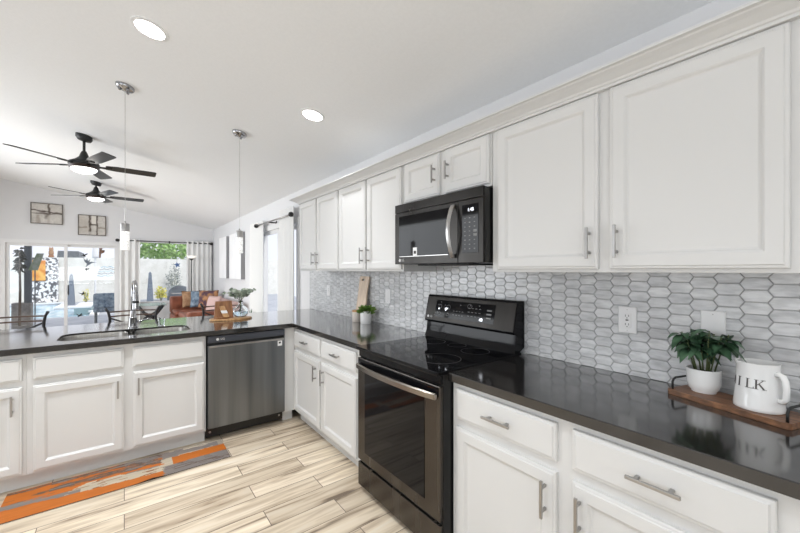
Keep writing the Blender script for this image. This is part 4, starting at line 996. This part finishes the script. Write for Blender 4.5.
for k in range(60):
    a = random.uniform(0, 2*PI); el = random.uniform(-.5,.6); z = random.uniform(1.38,1.92); mb.leaf((pc[0], pc[1], z), (math.cos(a), math.sin(a), el), random.uniform(.09,.17), .06, .35, up=Vector((1, random.uniform(-1,1), random.uniform(-.5,1))))
obj('leaves', mb, M['darkleaf'], t, smooth=True)
t = thing('glass_garden_panel', 'tilted green-grey art panel on a stake beside the patio post', 'garden art', (-12.3, -1.72, G))
mb = MB(faceX(-12.3)); mb.prism([[(-1.838,1.401), (-1.669,1.401), (-1.56,1.815), (-1.687,1.815)]], 0, .02); obj('panel', mb, noisy(mat('green_glaze', (.25,.32,.2), .3), (.18,.26,.12), (.42,.45,.42), s=6), t)
mb = MB(); mb.tube([(-12.313,-1.72,G), (-12.313,-1.72,1.7)], .012, 8); obj('stake', mb, M['slate'], t)
t = thing('patio_umbrella', 'closed white patio umbrella standing beyond the pool end', 'umbrella', (-17, -.84, G))
mb = MB(); mb.lathe([(.20,.001), (.20,.05), (.03,.07), (.025,2.6)], (-17,-.83,G+.051), 14); 
obj('pole', mb, M['coping'], t)
mb = MB(); mb.lathe([(.09,1.95), (.10,2.02), (.05,2.6), (.02,2.72)], (-17,-.83,G+.051), 14); obj('canopy', mb, M['coping'], t, smooth=True)
t = thing('rusty_ornament', 'rust-brown metal ornament hanging outside the sliding glass', 'ornament', (-13, -.5, 1.9))
mb = MB(faceX(-13)); mb.prism([[(-.56,1.75), (-.52,1.75), (-.51,1.86), (-.44,1.90), (-.43,1.96), (-.50,1.97), (-.47,2.04), (-.49,2.07), (-.55,2.06)]], 0, .03); obj('figure', mb, mat('rust_metal', (.30,.14,.07), .6, .3), t)
mb = MB(); mb.tube([(-12.985,-.52,2.05), (-12.985,-.52,3.0)], .004, 6); obj('chain', mb, M['slate'], t)
mb = MB(); mb.box((-13.3,-6,3.0), (-10.85,2.2,3.12)); 
patio = struct('patio_roof', mb, M['stucco'])
def obelisk(x, y, w_, h, label):
    t = thing('garden_obelisk', label, 'obelisk', (x, y, G), 'blue-grey garden obelisks')
    def rr(s, z): return [(x-s, y-s, z), (x+s, y-s, z), (x+s, y+s, z), (x-s, y+s, z)]
    mb = MB(); mb.rings([rr(w_*.5, G+.001), rr(w_*.40, G+h*.45), rr(w_*.22, G+h)]); obj('shaft', mb, M['bluepaint'], t)
    mb = MB(); mb.rings([rr(w_*.24, G+h+.0005), rr(w_*.02, G+h+.08)]); obj('cap', mb, M['bluepaint'], t)
obelisk(-21.7, -1.88, .25, 1.33, 'tall blue-grey garden obelisk by the pool, seen through the sliding door')
obelisk(-22, 1.03, .27, 1.40, 'tall blue-grey garden obelisk seen through the garden window')
t = thing('wave_wall_art', 'pale blue wave-shaped metal art on the garden wall', 'garden art', (-23.5, -.77, 1.4))
for k in range(5):
    mb = MB(); z0 = 1.12+.11*k; mb.tube([(-23.53, -1.09+.03*k+.62*i/12, z0+.035*math.sin(i*1.3+k)+.015*i/12) for i in range(13)], .018, 6); obj('wave_strip', mb, mat('pale_blue_metal', (.36,.55,.66), .5) if k == 0 else bpy.data.materials['pale_blue_metal' if k % 2 == 0 else 'weathered_blue'], t, smooth=True)
def bush(x, y, rx, h, label, m, cat='plant', n=160, L=.12, name='flowering_bush', group=None, gz=G):
    t = thing(name, label, cat, (x, y, gz), group); mb = MB(); ms = MB()
    for k in range(n):
        a = random.uniform(0, 2*PI); r = rx*math.sqrt(random.random()); z = gz+h*random.uniform(.25,1)*(1-.35*(r/rx)**2)
        mb.leaf((x+r*math.cos(a), y+r*math.sin(a), z), (random.uniform(-1,1), random.uniform(-1,1), random.uniform(-.2,1)), L*random.uniform(.7,1.3), L*.55, .2, seg=2, up=Vector((random.uniform(.2,1), random.uniform(-1,1), random.uniform(-.3,1))))
    for k in range(7): a = k*.9; ms.tube([(x+.03*math.cos(a), y+.03*math.sin(a), gz), (x+rx*.6*math.cos(a), y+rx*.6*math.sin(a), gz+h*.7)], .008, 5)
    obj('foliage', mb, m, t, smooth=True); obj('stems', ms, M['stem'], t)
bush(-22.2, -1.42, .12, .70, 'slim yellow-flowering plant by the pool, seen through the sliding door', M['yellow'], n=70, L=.09)
bush(-22.1, 1.50, .22, .72, 'yellow-flowering bush beside the obelisk, seen through the garden window', M['yellow'], n=220)
bush(-22.95, 2.15, .34, 1.95, 'sparse grey shrub against the garden wall, seen through the garden window', M['greyleaf'], n=260, L=.13, name='grey_shrub')
t = thing('garden_tree', 'bright green leafy tree rising beyond the garden wall', 'tree', (-26.5, 2.0, G))
mb = MB(); mb.tube([(-26.5,2,G), (-26.45,2.05,1.4), (-26.5,2,2.6)], [.13,.11,.08], 8); obj('trunk', mb, M['bark'], t)
mb = MB(); random.seed(15)
for k in range(2600):
    d = Vector((random.gauss(0,1), random.gauss(0,1), random.gauss(0,1))).normalized()*random.uniform(.55,1)**.6
    p = Vector((-26.4, 2.0, 3.15)) + Vector((d.x*1.6, d.y*2.3, d.z*1.15))
    mb.leaf(p, (random.uniform(-1,1), random.uniform(-1,1), random.uniform(-.6,.8)), random.uniform(.18,.34), .15, .2, seg=2, up=Vector((random.uniform(.2,1), random.uniform(-1,1), random.uniform(-.3,1))))
obj('crown', mb, M['tree'], t, smooth=True)
t = thing('hanging_star', 'blue star ornament hanging outside the garden window', 'ornament', (-13, 1.3, 1.57))
mb = MB(faceX(-13)); mb.prism([[(1.30+(.10 if k % 2 == 0 else .042)*math.cos(PI/2+k*PI/5+.2), 1.57+(.10 if k % 2 == 0 else .042)*math.sin(PI/2+k*PI/5+.2)) for k in range(10)]], 0, .02); obj('star', mb, mat('blue_enamel', (.10,.20,.42), .4), t)
mb = MB(); mb.tube([(-12.99,1.29,1.66), (-12.99,1.29,3.0)], .003, 6); obj('cord', mb, M['slate'], t)
t = thing('barbecue_grill', 'grey barbecue grill with a domed lid outside the garden window', 'grill', (-13, 1.35, G))
mb = MB(); mb.box((-13.3,1.06,G+.06), (-12.75,1.62,.62), bev=.01); obj('cabinet', mb, M['slate'], t)
mb = MB(lambda u, v, n: (n, u, v)); mb.prism([[(1.04,.622)] + [(1.34-.30*math.cos(PI*i/10), .70+.24*math.sin(PI*i/10)) for i in range(11)] + [(1.64,.622)]], -13.3, -12.75); l = obj('lid', mb, mat('grey_hood', (.24,.27,.30), .3, .5), t, smooth=30)
mb = MB(); mb.tube([(-12.70,1.12,.70), (-12.70,1.56,.70)], .012, 8); mb.box((-12.75,1.14,.692), (-12.70,1.16,.708)); mb.box((-12.75,1.52,.692), (-12.70,1.54,.708)); obj('lid_handle', mb, M['nickel'], l)
for x in (-13.25, -12.8):
    for y in (1.11, 1.57): mb = MB(); mb.lathe([(.03,.001), (.03,.06)], (x,y,G), 10); obj('caster', mb, M['matt_black'], t)
t = thing('patio_chair', 'cushioned patio chair in mottled blue-grey fabric outside the sliding glass', 'chair', (-12.5, -.35, G))
for x in (-12.75, -12.25):
    for y in (-.60, -.14): mb = MB(); mb.tube([(x,y,G+.001), (x,y,.30)], .02, 8); obj('leg', mb, M['slate'], t)
mb = MB(); softbox(mb, (-12.80,-.64,.30), (-12.20,-.10,.42), .03); obj('seat', mb, M['blue_fabric'], t)
mb = MB(); softbox(mb, (-12.30,-.64,.421), (-12.16,-.10,.80), .05); obj('backrest', mb, M['blue_fabric'], t)
